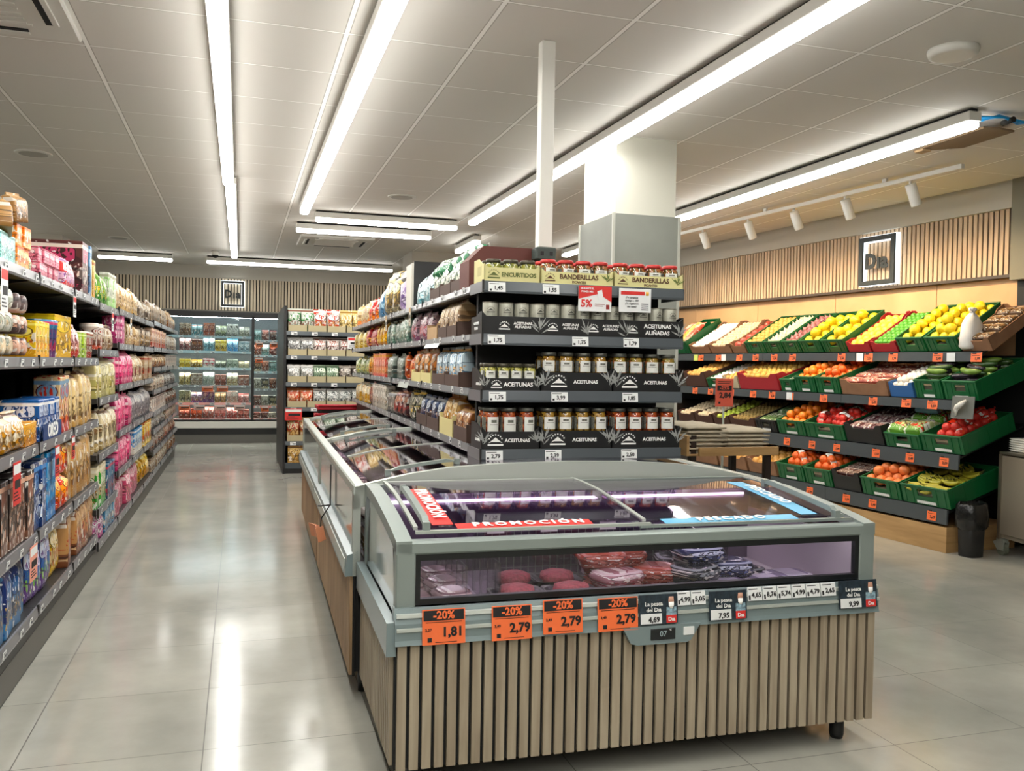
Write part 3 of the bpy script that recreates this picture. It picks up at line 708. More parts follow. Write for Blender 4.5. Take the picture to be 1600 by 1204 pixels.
# the two row modules behind
def row_module(b0, b1, label):
    r = empty('island_freezer'); tag(r, label, 'freezer', 'chest freezers of the island')
    X0, X1 = PR[0][0], PR[-1][0]
    k = MB()
    for y0 in (b0, b1-.035): k.prism([(x, z) for x, z in PR]+[(x, z-(.09 if y0 == b0 else .03)) for x, z in reversed(PR)], y0, y0+.035, 'y')
    for s_ in (0, 1):
        x = X0 if s_ == 0 else X1-.05
        k.bev(x, x+.05, b0, b1, .825, .868, .006)
        for y in (b0, b1-.05): k.box(x if s_ == 0 else x+.02, x+.03 if s_ == 0 else x+.05, y, y+.05, .5, .83)
    k.build('frame', [M_greyl], r)
    k = MB(); k.box(X0+.006, X0+.014, b0+.05, b1-.05, .58, .83); k.build('side_window', M_sideglass, r)
    k = MB(); k.box(X1-.014, X1-.006, b0+.05, b1-.05, .58, .83); k.build('side_window', M_sideglass, r)
    k = MB(); k.prism([(X0-.03, .50), (X0-.022, .585), (X0+.02, .60), (X0+.03, .50)], b0, b1, 'y'); k.m = 1
    k.prism([(X0-.034, .52), (X0-.030, .565), (X0-.026, .565), (X0-.028, .52)], b0+.04, b1-.04, 'y'); k.build('price_apron', [M_apron, M_greyl], r)
    k = MB(); k.box(X1-.02, X1+.02, b0, b1, .5, .6, 0); k.build('price_apron', [M_apron], r)
    k = MB(); n = int((b1-b0-.04)/.042)
    for i in range(n): y = b0+.02+i*.042; k.box(X0-.008, X0+.006, y, y+.03, .095, .5)
    k.box(X0+.004, X0+.013, b0+.005, b1-.005, .095, .5, 1); k.build('side_cladding', [wood('warm_slat_oak', '#8a6e50', '#b3946e'), M_dark], r)
    k = MB(); k.m = 0
    for i in range(n): y = b0+.02+i*.042; k.box(X1-.006, X1+.008, y, y+.03, .095, .5)
    k.box(X1-.013, X1-.004, b0+.005, b1-.005, .095, .5, 1); k.build('side_cladding', [wood('warm_slat_oak', '#7d6246', '#a48661'), M_dark], r)
    k = MB(); k.box(X0+.014, X1-.014, b0+.01, b1-.01, .11, .5, 0); k.build('cabinet', M_dark, r)
    k = MB(); k.box(X0+.03, X1-.03, b0+.04, b1-.04, .5, .53, 0); k.m = 1; k.box(.85, .89, b0+.04, b1-.04, .53, .80)
    k.build('tub', [M_tub, M_tubd], r)
    for y in (b0+.1, b1-.1):
        for x in (X0+.06, X1-.06):
            k = MB(); k.rings([(0, .022, .022, 2), (.11, .026, .026, 2)], 12, cx=x, cy=y); k.build('foot', M_black, r)
    L = (b1-b0-.07)/2
    for j in range(2):
        lid = empty('lid', r); y0 = b0+.035+j*L; y1 = y0+L; dz = -.012 if j else -.006
        k = MB(); k.strip([(x, z+dz) for x, z in PR if X0+.03 < x < X1-.03], y0+.012, y1-.012, .004, 'y'); k.build('pane', M_lid, lid)
        k = MB()
        for y in (y0, y1-.014): k.strip([(x, z+dz+.004) for x, z in PR if X0+.03 < x < X1-.03], y, y+.014, .01, 'y')
        k.build('lid_frame', M_greyl, lid)
        yh = y0+.10 if j == 0 else y1-.12
        k = MB(); P_ = [(x, zr(x)+dz) for x in (.10, .16, .25, .36, .42)]
        poly = [(x, z+.026) for x, z in P_]; poly[0] = (.10, P_[0][1]+.014); poly[-1] = (.42, P_[-1][1]+.012)
        k.prism(poly+[(x, z+.012) for x, z in reversed(P_[1:-1])], yh, yh+.024, 'y'); k.box(.10, .125, yh, yh+.024, P_[0][1], P_[0][1]+.024); k.box(.395, .42, yh, yh+.024, P_[-1][1], P_[-1][1]+.022)
        k.build('handle', M_grey, lid)
    put(r, ISL); return r
row_module(.846, 2.95, 'middle island freezer, long chest under the dry goods shelves')
row_module(2.953, 5.05, 'farthest island freezer at the end of the left aisle')
k = MB(); k.tube([(-.052, 1.9, .83), (-.054, 1.9, .62), (-.10, 1.86, .56), (-.11, 1.84, .50), (-.09, 1.82, .47)], .004, 6)
k.tube([(-.052, 1.9, .62), (-.095, 2.0, .60), (-.10, 2.1, .585)], .004, 6)
o = k.build('power_cable', M_dark); o.matrix_world = ISL; tag(o, 'thin dark cable hanging down the aisle side of the island freezer', 'cable')
for i in range(5):
    k = MB(); k.bev(-.045, .045, -.001, .001, 0, .07, .0005); o = k.build('price_card', mat('faded_orange_card', '#d98e66', .5)); 
    tag(o, 'faded orange card in the clip on the aisle side, %s of the bunch' % ORD[i], 'price card', 'bunch of orange cards on the aisle side')
    put(o, ISL, -.105-.006*i, 1.70+.028*i, .475, -PI/2+.4*(i-2)*.6, RX(.25))

# ------------------------------------------------------------------ goods inside the freezers
M_tray = mat('black_food_tray', '#17161a', .3); M_meat = mat('minced_meat', '#94414a', .55, noise=.35, nscale=90, bump=.6)
M_meatp = mat('pale_meat', '#c98d84', .5, noise=.3, nscale=60, bump=.4); M_film = glass('cling_film', '#ffffff', .9, .08, 1.45, .03)
def meat_tray(x, y, label, z=.516, rz=0, s=1.0, m=None):
    r = empty('meat_tray'); tag(r, label, 'meat tray', 'meat trays in the end freezer')
    k = MB(); k.rings([(0, .075, .055, 6), (.03, .09, .07, 6), (.033, .095, .075, 6), (.028, .082, .062, 6), (.012, .072, .052, 6)], 20); k.build('tray', M_tray, r)
    k = MB(); k.rings([(.012, .05, .042, 2.4), (.03, .062, .05, 2.6), (.05, .058, .046, 2.4), (.058, .03, .025, 2)], 18, jit=.003); k.build('patty', m or M_meat, r)
    put(r, ISL, x, y, z, rz, Matrix.Scale(s, 4)); return r
def on(F, kind, w_, h_, d_, m, name, label, cat, group, x, y, z, rz=0, M=None):
    k = GEN[kind](w_, h_, d_); o = k.build(name, m); tag(o, label, cat, group); put(o, F, x, y, z, rz, M); return o
for i, (x, y) in enumerate(((.43, .13), (.47, .31), (.63, .30), (.62, .12))):
    k = MB(); k.bev(-.08, .08, -.07, .07, 0, .045, .01); o = k.build('meat_box', M_tray); put(o, ISL, x, y, .516); tag(o, 'black meat box under a burger tray in the end freezer, %s' % ('front left', 'back left', 'back right', 'front right')[i], 'box', 'black boxes in the end freezer')
    meat_tray(x, y, 'black tray with a round red burger behind the freezer window, %s' % ('front left', 'back left', 'back right', 'front right')[i], z=.562)
pv = pack('vacpack', '#a58f92', '#8d7479', '#c4b4b8', '#735a62', 1, .15)
n_ = 0
for j in range(3):
    for i in range(2):
        n_ += 1
        on(ISL, 'slab', .12, .05, .13, pv, 'vacuum_pack', 'grey vacuum pack at the left end of the freezer window, %s counted from the front' % ORD[n_-1], 'vacuum pack', 'grey vacuum packs in the end freezer', .12+i*.1, .07+j*.15, .516+i*.052, .2*i, )
pr_ = pack('redmeat', '#8c4038', '#b0756c', '#a65a4e', '#6b2a2c', 0, .12); pk_ = pack('pinkfilm', '#9c7078', '#c9a9ac', '#d6c3c5', '#8a3d45', 0, .1)
n_ = 0
for x, y, z, rz, m in ((.80, .10, .516, .1, pk_), (.80, .27, .516, .0, pr_), (.95, .12, .516, -.1, pr_), (.97, .30, .516, .2, pk_), (.86, .17, .572, .3, pk_), (.85, .34, .572, -.1, pr_), (1.0, .22, .572, -.2, pr_), (.90, .27, .625, .1, pr_), (.80, .25, .628, -.1, pr_)):
    n_ += 1
    on(ISL, 'slab', .19, .055, .14, m, 'meat_pack', 'pink wrapped meat pack heaped in the middle of the freezer, %s' % ORD[n_-1], 'meat pack', 'pink meat packs in the end freezer', x, y, z, rz)
pb_ = pack('fishbag', '#2d3557', '#1b1e33', '#b9c3d6', '#56608c', 0, .12); pd_ = pack('darkbag', '#23262b', '#3f4548', '#8e9496', '#5c5a4b', 0, .12); pw_ = pack('clearbag', '#8f86a0', '#c4c0cf', '#dedbe6', '#54597f', 0, .1)
n_ = 0
for x, y, z, rz, m in ((1.14, .10, .516, .2, pd_), (1.13, .26, .516, -.2, pb_), (1.28, .12, .516, .1, pw_), (1.28, .30, .516, .0, pd_), (1.18, .16, .575, .5, pd_), (1.14, .32, .575, -.3, pd_), (1.31, .22, .572, -.1, pb_), (1.45, .14, .516, .1, pw_), (1.46, .32, .516, .3, pd_), (1.20, .22, .63, .1, pb_), (1.58, .2, .516, .1, pw_)):
    n_ += 1
    on(ISL, 'slab', .19, .06, .15, m, 'fish_bag', 'glossy bag of frozen fish at the right of the freezer window, %s' % ORD[n_-1], 'fish bag', 'frozen fish bags in the end freezer', x, y, z, rz)
# row freezers: bags and packs under the lids near the aisle side
M_wire = mat('freezer_wire', '#a9a6a4', .35, .4)
cm = [pack('fz%d' % i, *c, 0, .2) for i, c in enumerate((('#b9a27f', '#8f7a5c', '#e0d5bd', '#a8643c'), ('#c7bdb6', '#8f6a70', '#efe9e6', '#b5756b'), ('#9aa0a6', '#5a6068', '#dfe3e6', '#7a5a55'), ('#b0a48a', '#c98a8f', '#ece6d6', '#6b7f58'), ('#8f8478', '#cbbfa8', '#efe6d5', '#70443a'), ('#88788c', '#5e4f66', '#cfc6d4', '#a36a78')))]
n_ = 0
for b in range(11):
    y = 1.0+b*.36
    for a in range(4):
        x = .09+a*.19; n_ += 1; st_ = .59+random.uniform(0, .09) + (.08 if a == 0 and b < 4 else 0)
        m = cm[(b*3+a*5+random.randint(0, 1)) % 6]
        kk = 'slab' if (a+b) % 3 else 'bag'
        if a == 3 and b % 2: continue
        k = g_slab(.16, .10, .30) if kk == 'slab' else g_slab(.17, .13, .28)
        o = k.build('frozen_pack', m); put(o, ISL, x, y-.1, .531, 0)
        tag(o, 'frozen pack under the row freezer lids, %s from near end, %s from aisle edge' % (ORD[b], ORD[a]), 'frozen pack', 'frozen packs in the row freezers')
        if a < 3 and b < 9:
            o2 = g_slab(.15, .09, .26).build('frozen_pack', cm[(b+a*2+1) % 6]); put(o2, ISL, x, y-.08, .531+(.10 if kk == 'slab' else .13), random.uniform(-.1, .1))
            tag(o2, 'upper frozen pack under the row freezer lids, %s from near end, %s from aisle edge' % (ORD[b], ORD[a]), 'frozen pack', 'frozen packs in the row freezers')
for b in range(6):
    y = 1.08+b*.62
    k = MB()
    for i in range(24): x = .0+i*.033; k.box(x-.0012, x+.0012, y-.0015, y+.0015, .531, .79)
    for z in (.56, .68, .79): k.box(-.0, .78, y-.0018, y+.0018, z-.0015, z+.0015)
    o = k.build('wire_divider', M_wire); o.matrix_world = ISL; tag(o, 'wire divider across the row freezer, %s from the near end' % ORD[b], 'divider', 'wire dividers in the row freezers')

# ------------------------------------------------------------------ shelving helpers
G_LEFT = T(-.84, 0, 0) @ RZ(PI/2)                     # along = world +y, depth = away from the aisle
G_ISL = ISL @ T(.528, 0, 0) @ RZ(-PI/2)               # along = -b, depth = +a
G_END = ISL @ T(0, 1.05, 0)
G_BACK = T(0, 10.85, 0)
G_FR = T(0, 15.0, 0)
_labels = set()
def uniq(l):
    if l in _labels: print('DUP', l)
    _labels.add(l); return l
_pm = {}
def P(spec, boxy=False):
    """packaging material from 'c1 c2 c3 c4' hex colours"""
    if (spec, boxy) not in _pm:
        c = spec.split(); _pm[spec, boxy] = pack('p%d' % len(_pm), *['#'+q for q in c[:4]], style=int(c[4]) if len(c) > 4 else len(_pm) % 2, boxy=boxy)
    return _pm[spec, boxy]
def run(G, s0, s1, z, kind, w_, h_, d_, spec, name, desc, where, cat=None, dep=.012, stack=1, rows=1, rowgap=.0, sgn=1, z2=None, rz=.04):
    """a row of equal goods along a shelf; sgn=-1 when the local axis runs towards the viewer"""
    n = max(1, int((s1-s0)/(w_*1.02)+.02)); step = (s1-s0)/n
    hi = .01 if kind in ('bag', 'pouch') else 0
    ms = [GEN[kind](w_, h_, d_).mesh(name, [P(spec, kind == 'box')]) for _ in range(2)]
    grp = '%ss on %s' % (desc, where); cat = cat or name.replace('_', ' ')
    for k in range(stack):
        for j in range(rows):
            for i in range(n):
                s = s0+(i+.5)*step; o = link(name, ms[(i+j) % 2])
                lv = '' if stack == 1 else ('lower ', 'upper ', 'topmost ')[k]; rw = '' if rows == 1 else ('front row ' if j == 0 else 'back row ')
                tag(o, uniq('%s%s%s %s, %s' % (lv, rw, ORD[i], desc, where)), cat, grp)
                mess = 0 if kind in ('box', 'roll', 'tub', 'bottle') or stack > 1 else 1
                put(o, G, sgn*s, dep+j*(d_+rowgap)+random.uniform(0, .012+.022*mess), z+k*h_, random.uniform(-rz, rz)*(1+2.2*mess), Matrix.Diagonal((1, 1, 1 if stack > 1 else random.uniform(.9, 1.04) if mess else random.uniform(.97, 1.0), 1)))
def lip(k, x0, x1, z, h=.045, t=.012, m=1):
    k.m = m; k.prism([(0, z-h), (t*.6, z-h), (t, z-h*.5), (t, z+.002), (t*.3, z+.002), (-t*.2, z-h*.8)], x0, x1, 'x')
def tag_mesh(w_=.045, h_=.032):
    k = MB(); k.box(-w_/2, w_/2, -.0035, -.002, 0, h_, 0); k.m = 1
    k.box(-w_*.1, w_*.42, -.0042, -.0034, h_*.2, h_*.55); k.box(-w_*.42, w_*.1, -.0042, -.0034, h_*.75, h_*.85); return k.mesh('price_tag', [M_tag, mat('grey_ink', '#55575c', .6)])
_tagm = tag_mesh()
def gondola_bay(G, s0, s1, levels, depth, label, sgn=1, lipH=.045, base=None, tags=3, top=None, railm=None, skip_tags=False, group='bays of the left shelving'):
    r = empty('shelf_unit'); tag(r, label, 'shelf unit', group)
    a0, a1 = (s0, s1) if sgn > 0 else (-s1, -s0)
    hi = top or max(levels)+.02
    k = MB(); k.box(a0, a1, depth, depth+.03, 0 if base is None else base, hi, 0)
    for x in (a0, a1-.02): k.box(x, x+.02, depth-.04, depth, 0 if base is None else base, hi)
    k.build('back_panel', M_dark, r)
    for z in levels:
        k = MB(); k.box(a0+.002, a1-.002, .012, depth, z-.03, z, 0); lip(k, a0+.003, a1-.003, z, lipH, m=1); k.m = 0
        for x in (a0+.004, a1-.016):
            if z > 1 or base is None: k.prism([(.014, z-.03), (depth, z-.03), (depth, z-.10), (depth-.05, z-.10)], x, x+.012, 'x')
        k.m = 0; k.box(a0-.0, a0+.006, -.004, .006, z-lipH-.004, z+.01)
        sh = k.build('shelf', [M_black, railm or M_rail], r)
        if not skip_tags:
            for t in range(tags):
                o = link('price_tag', _tagm, sh); o.location = (a0+(a1-a0)*(t+random.uniform(.25, .75))/tags, .0015, z-lipH+.007); o.rotation_euler.x = .12
    put(r, G); return r

# ------------------------------------------------------------------ left shelving
bays = [2.55, 3.42, 4.285, 5.13, 5.99, 6.92, 7.82, 8.72, 9.62, 10.52, 11.42, 12.32, 13.22]
LA = [.255, .585, .975, 1.355, 1.72]; LB = [.19, .40, .745, 1.10, 1.41, 1.705]; LC = [.19, .53, .82, 1.16, 1.465, 1.72]; LD = [.19, .40, .62, .80, 1.03, 1.265, 1.475, 1.745]
near = ['nearest', 'second', 'third', 'fourth', 'fifth', 'sixth', 'seventh', 'eighth', 'ninth', 'tenth', 'eleventh', 'farthest']
for i, (a, b) in enumerate(zip(bays, bays[1:])):
    lv = LA if b < 6 else LB if b < 7 else LC if b < 9.7 else LD
    r = gondola_bay(G_LEFT, a, b, lv, .46, 'black steel bay of the left shelving with grey price rails, %s along the aisle' % near[i], tags=4 if b < 6 else 3)
    k = MB(); k.box(a, b, .03, .46, .0, lv[0]-.045, 0); k.m = 1; k.box(a, b, .028, .034, .01, .13); k.build('plinth', [M_black, mat('plinth_grey', '#5e5b55', .5)], r)
R = lambda *a, **k: run(G_LEFT, *a, **k)
near_ = 'near part of the left shelving, '; mid_ = 'middle of the left shelving, '; far_ = 'far part of the left shelving, '
z = LA[4]; wh = near_+'top shelf'
R(2.9, 3.70, z, 'pouch', .15, .19, .08, 'cfe3dd 8fc4c0 ffffff d8b98a', 'coffee_bag', 'mint and white bag', wh)
R(3.70, 3.95, z, 'box', .12, .115, .10, '9ed4cc 7ab8b2 d8efe9 5c8f8d', 'tea_box', 'mint green box', wh)
for i, (s, a) in enumerate(((3.80, .25), (3.97, -.15))):
    o = g_pouch(.13, .115, .07).build('paper_bag', P('b58a58 8b6236 c9a678 4b321a')); tag(o, 'brown paper bag leaning on top of the mint green boxes, %s' % ('nearer', 'farther')[i], 'paper bag', 'brown paper bags on the left top shelf'); put(o, G_LEFT, s, .0, LA[4]+(.116, .178)[i]-.0, a, RY(a*.8))
R(3.96, 4.18, z, 'box', .105, .088, .11, 'f08a3c f6b070 ffd9a8 d05a1e', 'tea_box', 'orange box', wh, stack=2)
R(4.19, 4.31, z, 'bag', .055, .10, .08, '8f9a4a c9c690 e6e2b8 5c6a2a', 'snack_bag', 'small green bag', wh)
R(4.36, 4.80, z, 'box', .10, .066, .14, 'e88fa0 c8607a fbe3e6 a23a50 1', 'biscuit_box', 'pink packet', wh, stack=2, cat='biscuit packet')
R(5.48, 5.70, z, 'box', .20, .30, .34, '5a2f2c 3f1f1e c04a6a e8d6c8 1', 'display_box', 'big brown display box', wh, dep=.012)
R(4.84, 5.44, z, 'bag', .13, .16, .07, 'c9a0b8 d23a3a efe2ea 7a4a8a', 'snack_bag', 'red and lilac bag', wh)
R(5.71, 5.78, z, 'box', .065, .30, .36, '5f94bd 3a6a94 a8cbe2 2a4f78', 'display_box', 'tall blue box', wh)
R(5.80, 5.97, z, 'box', .075, .24, .06, 'e6cf7a c99a3a fff0b8 b8702a', 'cereal_box', 'yellow box', wh)
wh = near_+'second shelf from top'; z = LA[3]
R(2.9, 3.92, z, 'roll', .085, .28, .16, 'b9bdae d9c3a2 e8e6d8 8a8f80', 'biscuit_roll', 'stack of grey biscuit rolls', wh, cat='biscuit rolls')
R(3.95, 4.17, z, 'roll', .08, .27, .16, '6b5a58 d8a890 e0c0b0 3a2a2c', 'biscuit_roll', 'stack of dark biscuit rolls', wh, cat='biscuit rolls')
R(4.27, 4.60, z, 'box', .075, .165, .14, 'e8c232 d99a1e f6e27a d86a2a', 'snack_box', 'yellow snack box', wh)
R(4.62, 4.86, z, 'tub', .115, .185, .11, '3f7fa8 7a4a7a 2f5f8c c04a6a', 'snack_tub', 'round blue tub', wh, cat='tub')
R(4.86, 5.24, z, 'box', .37, .225, .22, 'e2b418 c99812 f0cf4a 8a5a1a', 'display_box', 'wide yellow display box', wh, dep=.03)
R(5.27, 5.42, z, 'bag', .07, .18, .06, 'd8a0a0 c0504a f0dede a07040', 'snack_bag', 'pale pink bag', wh)
R(5.43, 5.60, z, 'box', .08, .145, .1, 'a8c24a 7a9a2a dbe8a0 5a7a1a', 'tea_box', 'lime green box', wh)
R(5.62, 5.97, z, 'tub', .11, .16, .10, 'd9cfc2 b84a3a efe9e0 8a4a30', 'cream_tub', 'white and red tub', wh, cat='tub')
wh = near_+'middle shelf'; z = LA[2]
R(2.9, 3.62, z, 'box', .14, .155, .16, 'e88a4a d9502a f6e6d0 c03a1e', 'biscuit_box', 'orange biscuit box', wh)
R(3.64, 4.10, z, 'bag', .15, .165, .10, 'd9c9a8 c98f3a f2e9d6 5a3a24', 'cookie_bag', 'cream cookie bag', wh)
R(4.12, 4.36, z, 'box', .11, .10, .14, 'd9982f b87418 e9b85a a0601a', 'biscuit_box', 'small ochre box', wh)
R(3.5, 4.34, z, 'box', .14, .21, .10, '1f4fa0 163a7c dfe6f2 ffffff', 'biscuit_box', 'blue biscuit box', wh, dep=.2)
R(3.4, 5.05, z, 'box', .16, .26, .08, 'c98a3a a86a24 e0b070 7a4a1a', 'cereal_box', 'ochre box at the back', wh, dep=.34)
R(4.37, 4.84, z, 'box', .115, .19, .16, '2a5a9a 1a3f7c cfd9ea f0f0f0', 'biscuit_box', 'blue and white biscuit pack', wh)
R(4.87, 5.12, z, 'box', .12, .29, .12, 'd9b98a c0453a 7fa0b8 e8873a', 'cereal_box', 'tall striped cereal box', wh)
R(5.14, 5.97, z, 'pouch', .16, .335, .10, 'd6bd8a b8925a e6d9b8 5c3a22', 'cookie_bag', 'tall beige cookie bag', wh)
wh = near_+'second shelf from floor'; z = LA[1]
R(2.9, 3.70, z, 'box', .15, .33, .10, '6fb2cf 2f7fb4 bfe0ea e07a4a', 'cereal_box', 'light blue box', wh)
R(3.74, 4.26, z, 'box', .125, .29, .12, '2b2323 6b4a3a 8a5a48 c9a088', 'biscuit_box', 'dark brown biscuit box', wh)
R(4.30, 4.54, z, 'box', .115, .31, .12, '24407a 1c2f5c 5a8ac0 d0dcec', 'biscuit_box', 'dark blue biscuit box', wh)
R(4.56, 4.78, z, 'box', .105, .33, .12, '3a94cf 2a6fae a8d4ec 1f4f8a', 'biscuit_box', 'bright blue biscuit box', wh)
R(4.81, 5.12, z, 'bag', .15, .175, .09, 'e8902f d23a2a f6cf7a c8501e', 'snack_bag', 'orange snack bag', wh, stack=2)
R(5.14, 5.97, z, 'pouch', .16, .35, .10, 'c9a068 a87c48 dcc294 6a4426', 'cookie_bag', 'tall tan cookie bag', wh)
wh = near_+'bottom shelf'; z = LA[0]
R(2.9, 4.24, z, 'pouch', .145, .29, .10, '1c2c5c 3f6f9a 2a4f86 c9a44a', 'cookie_bag', 'navy blue cookie bag', wh)
R(4.30, 4.80, z, 'bag', .12, .29, .08, '3a5fa0 6a4a8a cfd8ea 7ab04a', 'cookie_bag', 'blue and violet bag', wh)
R(4.83, 5.02, z, 'bag', .09, .29, .08, 'cdb98a d9b03a efe4c4 a0402a', 'cookie_bag', 'beige and yellow bag', wh)
R(5.05, 5.97, z, 'pouch', .145, .315, .10, 'b98c5c 7a4a30 d0b08a b03a30', 'cookie_bag', 'long tan biscuit bag', wh)
# next bay
m2 = mid_
R(6.02, 6.48, LB[5], 'bag', .11, .21, .08, '6a9a3a 3a7a34 c9dc8a e0c04a', 'snack_bag', 'green bag', m2+'top shelf, near end'); R(6.50, 6.90, LB[5], 'box', .13, .24, .06, 'dfe2d2 8fc46a f4f4ec a8a890', 'cereal_box', 'white and green box', m2+'top shelf, near end')
R(6.02, 6.35, LB[4], 'tub', .11, .17, .1, 'd9c8b8 c0503a efe6dc 8a5a3a', 'cream_tub', 'white and orange tub', m2+'second shelf, near end', cat='tub'); R(6.37, 6.90, LB[4], 'bag', .12, .18, .08, 'c9b496 9a7a5a e6dac6 6a4a34', 'cookie_bag', 'grey beige bag', m2+'second shelf, near end')
R(6.02, 6.90, LB[3], 'pouch', .16, .27, .10, 'cfc38e a8a060 e9e2bc 8a7a3a', 'cookie_bag', 'pale olive bag', m2+'third shelf, near end')
R(6.02, 6.90, LB[2], 'pouch', .16, .29, .10, 'd8c9a4 b09868 efe6cc 7a5a3a', 'cookie_bag', 'cream bag', m2+'fourth shelf, near end')
R(6.02, 6.45, LB[1], 'box', .13, .27, .10, 'd9ceaa 3a9a3a efe8d0 a07a4a', 'cereal_box', 'cream and green box', m2+'fifth shelf, near end'); R(6.47, 6.90, LB[1], 'box', .13, .24, .10, '2a5a7a 1f3f5c 5a8aa8 c04a5a', 'cereal_box', 'teal box', m2+'fifth shelf, near end')
R(6.02, 6.35, LB[0], 'bottle', .08, .185, .08, 'e6dfe4 c04a94 f6f2f6 8a3a74', 'bottle', 'white and pink bottle', m2+'bottom shelf, near end'); R(6.38, 6.90, LB[0], 'box', .12, .17, .1, '3a86b0 2a5f8c a8cfe0 e0a03a', 'cereal_box', 'blue carton', m2+'bottom shelf, near end')
pink = 'd2507a b03a64 f2b8c6 e88aa4'; pink2 = 'd87a94 b8506c f4ccd4 9a6a5a'
defC = [(5, ((6.95, 8.3, 'pouch', .15, .22, 'd9c29a b8955c efe2c4 7a5434', 'beige biscuit bag'), (8.32, 9.6, 'bag', .14, .2, 'a89880 7a6a58 cfc4b0 4a3c34', 'grey brown bag'))),
        (4, ((6.95, 7.45, 'box', .12, .235, 'b02a6a 8a1f54 d8709a e8b0c8', 'magenta box'), (7.47, 8.5, 'pouch', .14, .2, 'c8ac80 96744c e4d4b4 6a4a2c', 'tan bag'), (8.52, 9.6, 'bag', .14, .2, '8f7a64 5f4c3c c4b49c b08a4a', 'brown bag'))),
        (3, ((6.95, 7.95, 'pouch', .15, .27, pink, 'pink cookie bag'), (7.97, 8.8, 'pouch', .14, .24, 'd6c4a4 a88c64 eee2ca 7a3a3a', 'beige cookie bag'), (8.82, 9.6, 'box', .13, .22, 'b89a78 8a6a4a dccaa8 a84a3a', 'brown carton'))),
        (2, ((6.95, 7.95, 'pouch', .15, .27, pink, 'pink cookie bag'), (7.97, 9.6, 'pouch', .15, .25, '8f8a90 3a343c cfc9c4 5a4a44', 'grey and black bag'))),
        (1, ((6.95, 8.1, 'pouch', .15, .24, pink, 'pink cookie bag'), (8.12, 8.7, 'box', .13, .22, '2f7fb8 d8d0c0 a8cfe4 f0f0f0', 'blue and white box'), (8.72, 9.6, 'box', .13, .22, 'c04a34 e0b83a f0dca0 6a8a3a', 'red and yellow box'))),
        (0, ((6.95, 8.6, 'pouch', .16, .27, pink2, 'long pink bag'), (8.62, 9.6, 'bag', .15, .22, 'd2b03a b8862a f0e0a0 a83a2a', 'golden yellow bag')))]
LN = ['bottom shelf', 'fifth shelf', 'fourth shelf', 'third shelf', 'second shelf', 'top shelf']
nm = dict(pouch='cookie_bag', bag='snack_bag', box='biscuit_box')
for li, rr in defC:
    for s0, s1, kd, w_, h_, sp, ds in rr: R(s0, s1, LC[li], kd, w_, h_, .10, sp, nm[kd], ds, mid_+LN[li])
cols = ['a8957c 7a6650 cdbfa6 5c3f30', 'c4b8a4 8a7a68 e4dccb 7a3f34', '8f8478 5a4f48 bdb2a2 a05a3a', 'b89a74 8a5c3c dcc8a4 5a3424', 'bcb6ac 8a8682 dedad2 6a5a52', 'c9a68c a04a3c ead2be 7a5040', '9a8a80 c8beb4 6a5a52 b0783a']
LND = ['bottom shelf', 'seventh shelf', 'sixth shelf', 'fifth shelf', 'fourth shelf', 'third shelf', 'second shelf', 'top shelf']
cn = ['greyish', 'pale', 'dark grey', 'tan', 'silver', 'rosy', 'brown']
for li in range(8):
    hh = (LD[li+1]-LD[li]-.06) if li < 7 else .23
    for j, (s0, s1) in enumerate(((9.65, 11.4), (11.44, 13.15))):
        c = (li*2+j*3) % 7; kd = ('box', 'pouch', 'bag')[(li+j) % 3]
        R(s0, s1, LD[li], kd, .14, hh*.95, .12, cols[c], {'box': 'carton', 'pouch': 'flour_bag', 'bag': 'pasta_bag'}[kd], '%s %s' % (cn[c], {'box': 'carton', 'pouch': 'stand-up bag', 'bag': 'bag'}[kd]), far_+LND[li]+(', nearer half' if j == 0 else ', end'))
# hanging promotion cards on the left shelving
def hang(G, s, z, w_, h_, c1, c2, label, sgn=1, d=-.006):
    r = empty('promotion_card'); tag(r, label, 'promotion card', 'promotion cards hanging from price rails')
    k = MB(); k.bev(-w_/2, w_/2, -.0012, 0, -h_, 0, .0005); k.build('card', c1, r)
    k = MB(); k.box(-w_*.46, w_*.46, -.002, -.0013, -h_*.28, -h_*.06, 0); k.m = 1; k.box(-w_*.3, w_*.4, -.002, -.0013, -h_*.62, -h_*.42)
    for t in range(3): k.box(-w_*.4, w_*(.1+.1*t), -.002, -.0013, -h_*(.72+.08*t), -h_*(.69+.08*t))
    k.build('print', [c2, M_ink], r); put(r, G, sgn*s, d, z)
for s, z, w_, h_, c1, c2, l in ((3.66, 1.71, .10, .17, M_tag, M_red, 'white promotion card with red band under the mint bags'), (5.10, 1.70, .08, .11, M_tag, M_red, 'white and red card hanging above the yellow display box'),
     (6.55, 1.69, .09, .13, M_tag, M_red, 'white card hanging from the top shelf above the tubs'), (7.6, 1.70, .09, .14, M_tag, M_kraft, 'pale card hanging above the magenta boxes'), (3.86, .965, .12, .17, M_red, M_tag, 'red promotion card under the cream cookie bags'),
     (4.66, .955, .10, .15, M_red, M_tag, 'red promotion card under the blue and white biscuits'), (4.16, .575, .14, .15, mat('salmon_card', '#e79a84', .5), M_tag, 'salmon coloured promotion card low on the left shelving'), (5.08, .965, .09, .12, M_red, M_tag, 'small red promotion card beside the striped cereal box')):
    hang(G_LEFT, s, z-.02, w_, h_, c1, c2, l)
k = MB(); k.prism([(-.05, 0), (.05, 0), (.05, .07), (-.05, .09)], -.003, 0, 'y'); r = k.build('shelf_card', mat('oreo_blue_card', '#24588f', .4)); tag(r, 'blue card with white name lettering on the biscuit shelf edge', 'card'); put(r, G_LEFT, 4.62, .006, .977)
